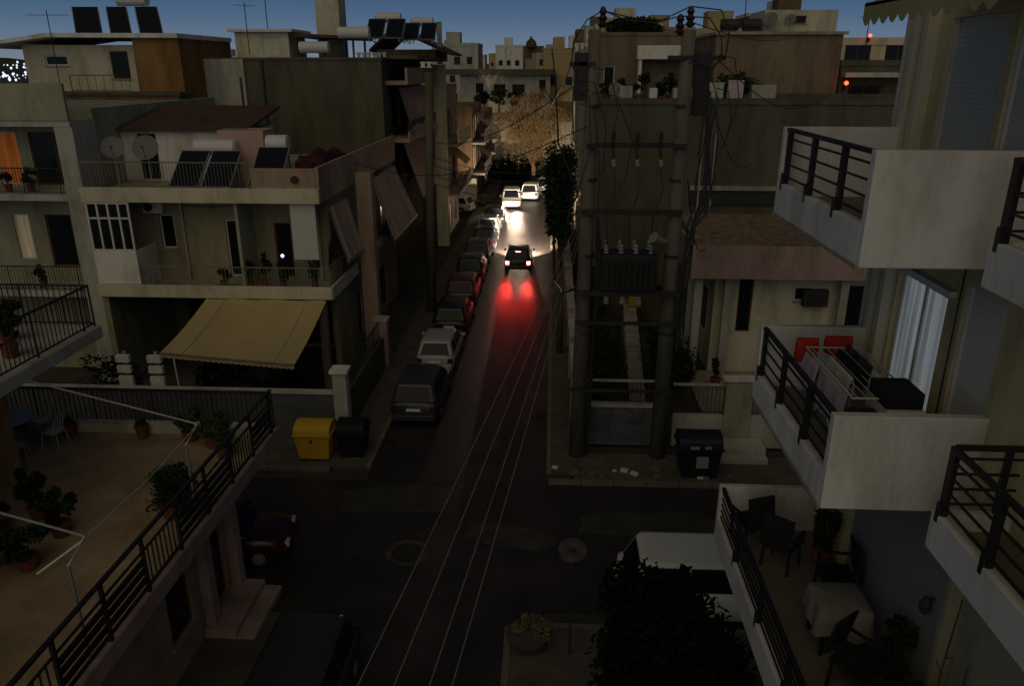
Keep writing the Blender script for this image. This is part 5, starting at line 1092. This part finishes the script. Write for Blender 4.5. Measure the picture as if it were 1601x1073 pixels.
# ================================================================== STREET THINGS
def bin_(label, x, y, m, W_, D_, H_, name='waste_bin', lidm=None):
    o = empty(name, (x, y, 0), label, 'bin')
    b = MB(); P = []
    for z, k in ((.18, .82), (H_*.72, 1.0)):
        P += [(x-W_/2*k, y-D_/2*k, z), (x+W_/2*k, y-D_/2*k, z), (x+W_/2*k, y+D_/2*k, z), (x-W_/2*k, y+D_/2*k, z)]
    b.add(P, [(3, 2, 1, 0), (4, 5, 6, 7), (0, 1, 5, 4), (1, 2, 6, 5), (2, 3, 7, 6), (3, 0, 4, 7)]); mk('tub', b, m, o, bevel=.03)
    mk('rim', MB().box(x-W_/2-.04, x+W_/2+.04, y-D_/2-.04, y+D_/2+.04, H_*.72, H_*.77), m, o, bevel=.015)
    l = MB(); prof = [(y-D_/2-.02, H_*.772)]
    for i in range(9): a = math.pi*i/8; prof.append((y-math.cos(a)*(D_/2+.02), H_*.8+math.sin(a)*H_*.2))
    prof.append((y+D_/2+.02, H_*.772)); l.prism(prof, 'x', x-W_/2, x+W_/2); mk('lid', l, lidm or m, o)
    for sx in (-1, 1):
        mk('handle', MB().box(x+sx*(W_/2+.005), x+sx*(W_/2+.1), y-.12, y+.12, H_*.62, H_*.66), iron, o)
        for sy in (-1, 1): mk('wheel', MB().tube([(x+sx*W_*.36-.03, y+sy*D_*.33, .1), (x+sx*W_*.36+.03, y+sy*D_*.33, .1)], .1, 12), rubber, o)
    return o
yb_ = bin_('yellow wheeled recycling bin by the yard wall', -7.75, 22.65, yellowbin, 1.2, .95, 1.45)
mk('keyhole_plate', MB().box(-7.82, -7.74, 22.15, 22.165, .85, .95), iron, yb_)
bin_('dark green wheeled bin right of the yellow bin', -6.55, 22.9, mat('dark green plastic', (.006, .008, .006), .6, .2, 4), .95, .9, 1.4)
bb = bin_('dark blue wheeled bin with pale stickers right of the poles', 4.85, 22.15, bluebin, 1.35, 1.0, 1.6)
mk('sticker', MB().box(4.72, 5.1, 21.64, 21.655, .55, .95), mat('pale sticker', (.28, .28, .27), .6, .3, 10), bb)
st = MB().box(4.5, 4.78, 21.60, 21.625, 1.22, 1.32); mk('sticker', st, MATS['pale sticker'], bb); mk('sticker', MB().box(4.95, 5.15, 21.60, 21.625, 1.24, 1.33), MATS['pale sticker'], bb)
o = empty('concrete_steps', (6.3, 23, 0), 'two pale steps at the fence gate behind the blue bin', 'steps')
for i in range(2): mk('step', MB().box(5.7, 7.3, 22.75+.35*i, 23.9, .12+.2*i, .32+.2*i), pale, o, bevel=.02)
o = empty('road_sign', (.58, 13.76, .12), 'round road sign on a thin dark post seen from behind', 'sign')
mk('post', MB().tube([(.58, 13.76, .12), (.58, 13.76, 3.15)], .03, 8), iron, o)
d = MB().tube([(.58, 13.72, 2.9), (.58, 13.705, 2.9)], .3, 28); mk('disc', d, mat('grey sign back', (.09, .085, .085), .6, .5, 12), o); mk('clamp', MB().box(.5, .66, 13.68, 13.7, 2.86, 2.94), iron, o)
# rubble and shrub on near pavement
q = MB(); r = random.Random(3)
o = empty('planter_bed', (-.4, 14.0, .12), 'low pale planter with dry scrub at the near pavement corner', 'planter')
mk('basin', MB().lathe((-.35, 14.0, .12), [(.35, 0), (.48, .3), (.5, .3), (.5, .36), (.42, .36)], 16), soil, o); mk('scrub', leaves(900, (-.35, 14.0, .62), (.5, .45, .3), .12, r, 8), mat('dry scrub', (.15, .14, .08), .9, .3, 5), o)
for i in range(16):
    x, y = rr.uniform(-.1, 6), rr.uniform(21.6, 22.2); s = rr.uniform(.06, .16)
    q = MB(); q.obox((x, y, .125+s*.3), (math.cos(i), math.sin(i), 0), (-math.sin(i), math.cos(i), 0), (0, 0, 1), (s, s*.6, s*.3)); solo('litter', q, whitecloth if i % 3 == 0 else kerbm, 'scrap of litter on the pavement below the electricity poles', 'litter', 'litter along the right pavement')
# dark street tree in front of the white carrier
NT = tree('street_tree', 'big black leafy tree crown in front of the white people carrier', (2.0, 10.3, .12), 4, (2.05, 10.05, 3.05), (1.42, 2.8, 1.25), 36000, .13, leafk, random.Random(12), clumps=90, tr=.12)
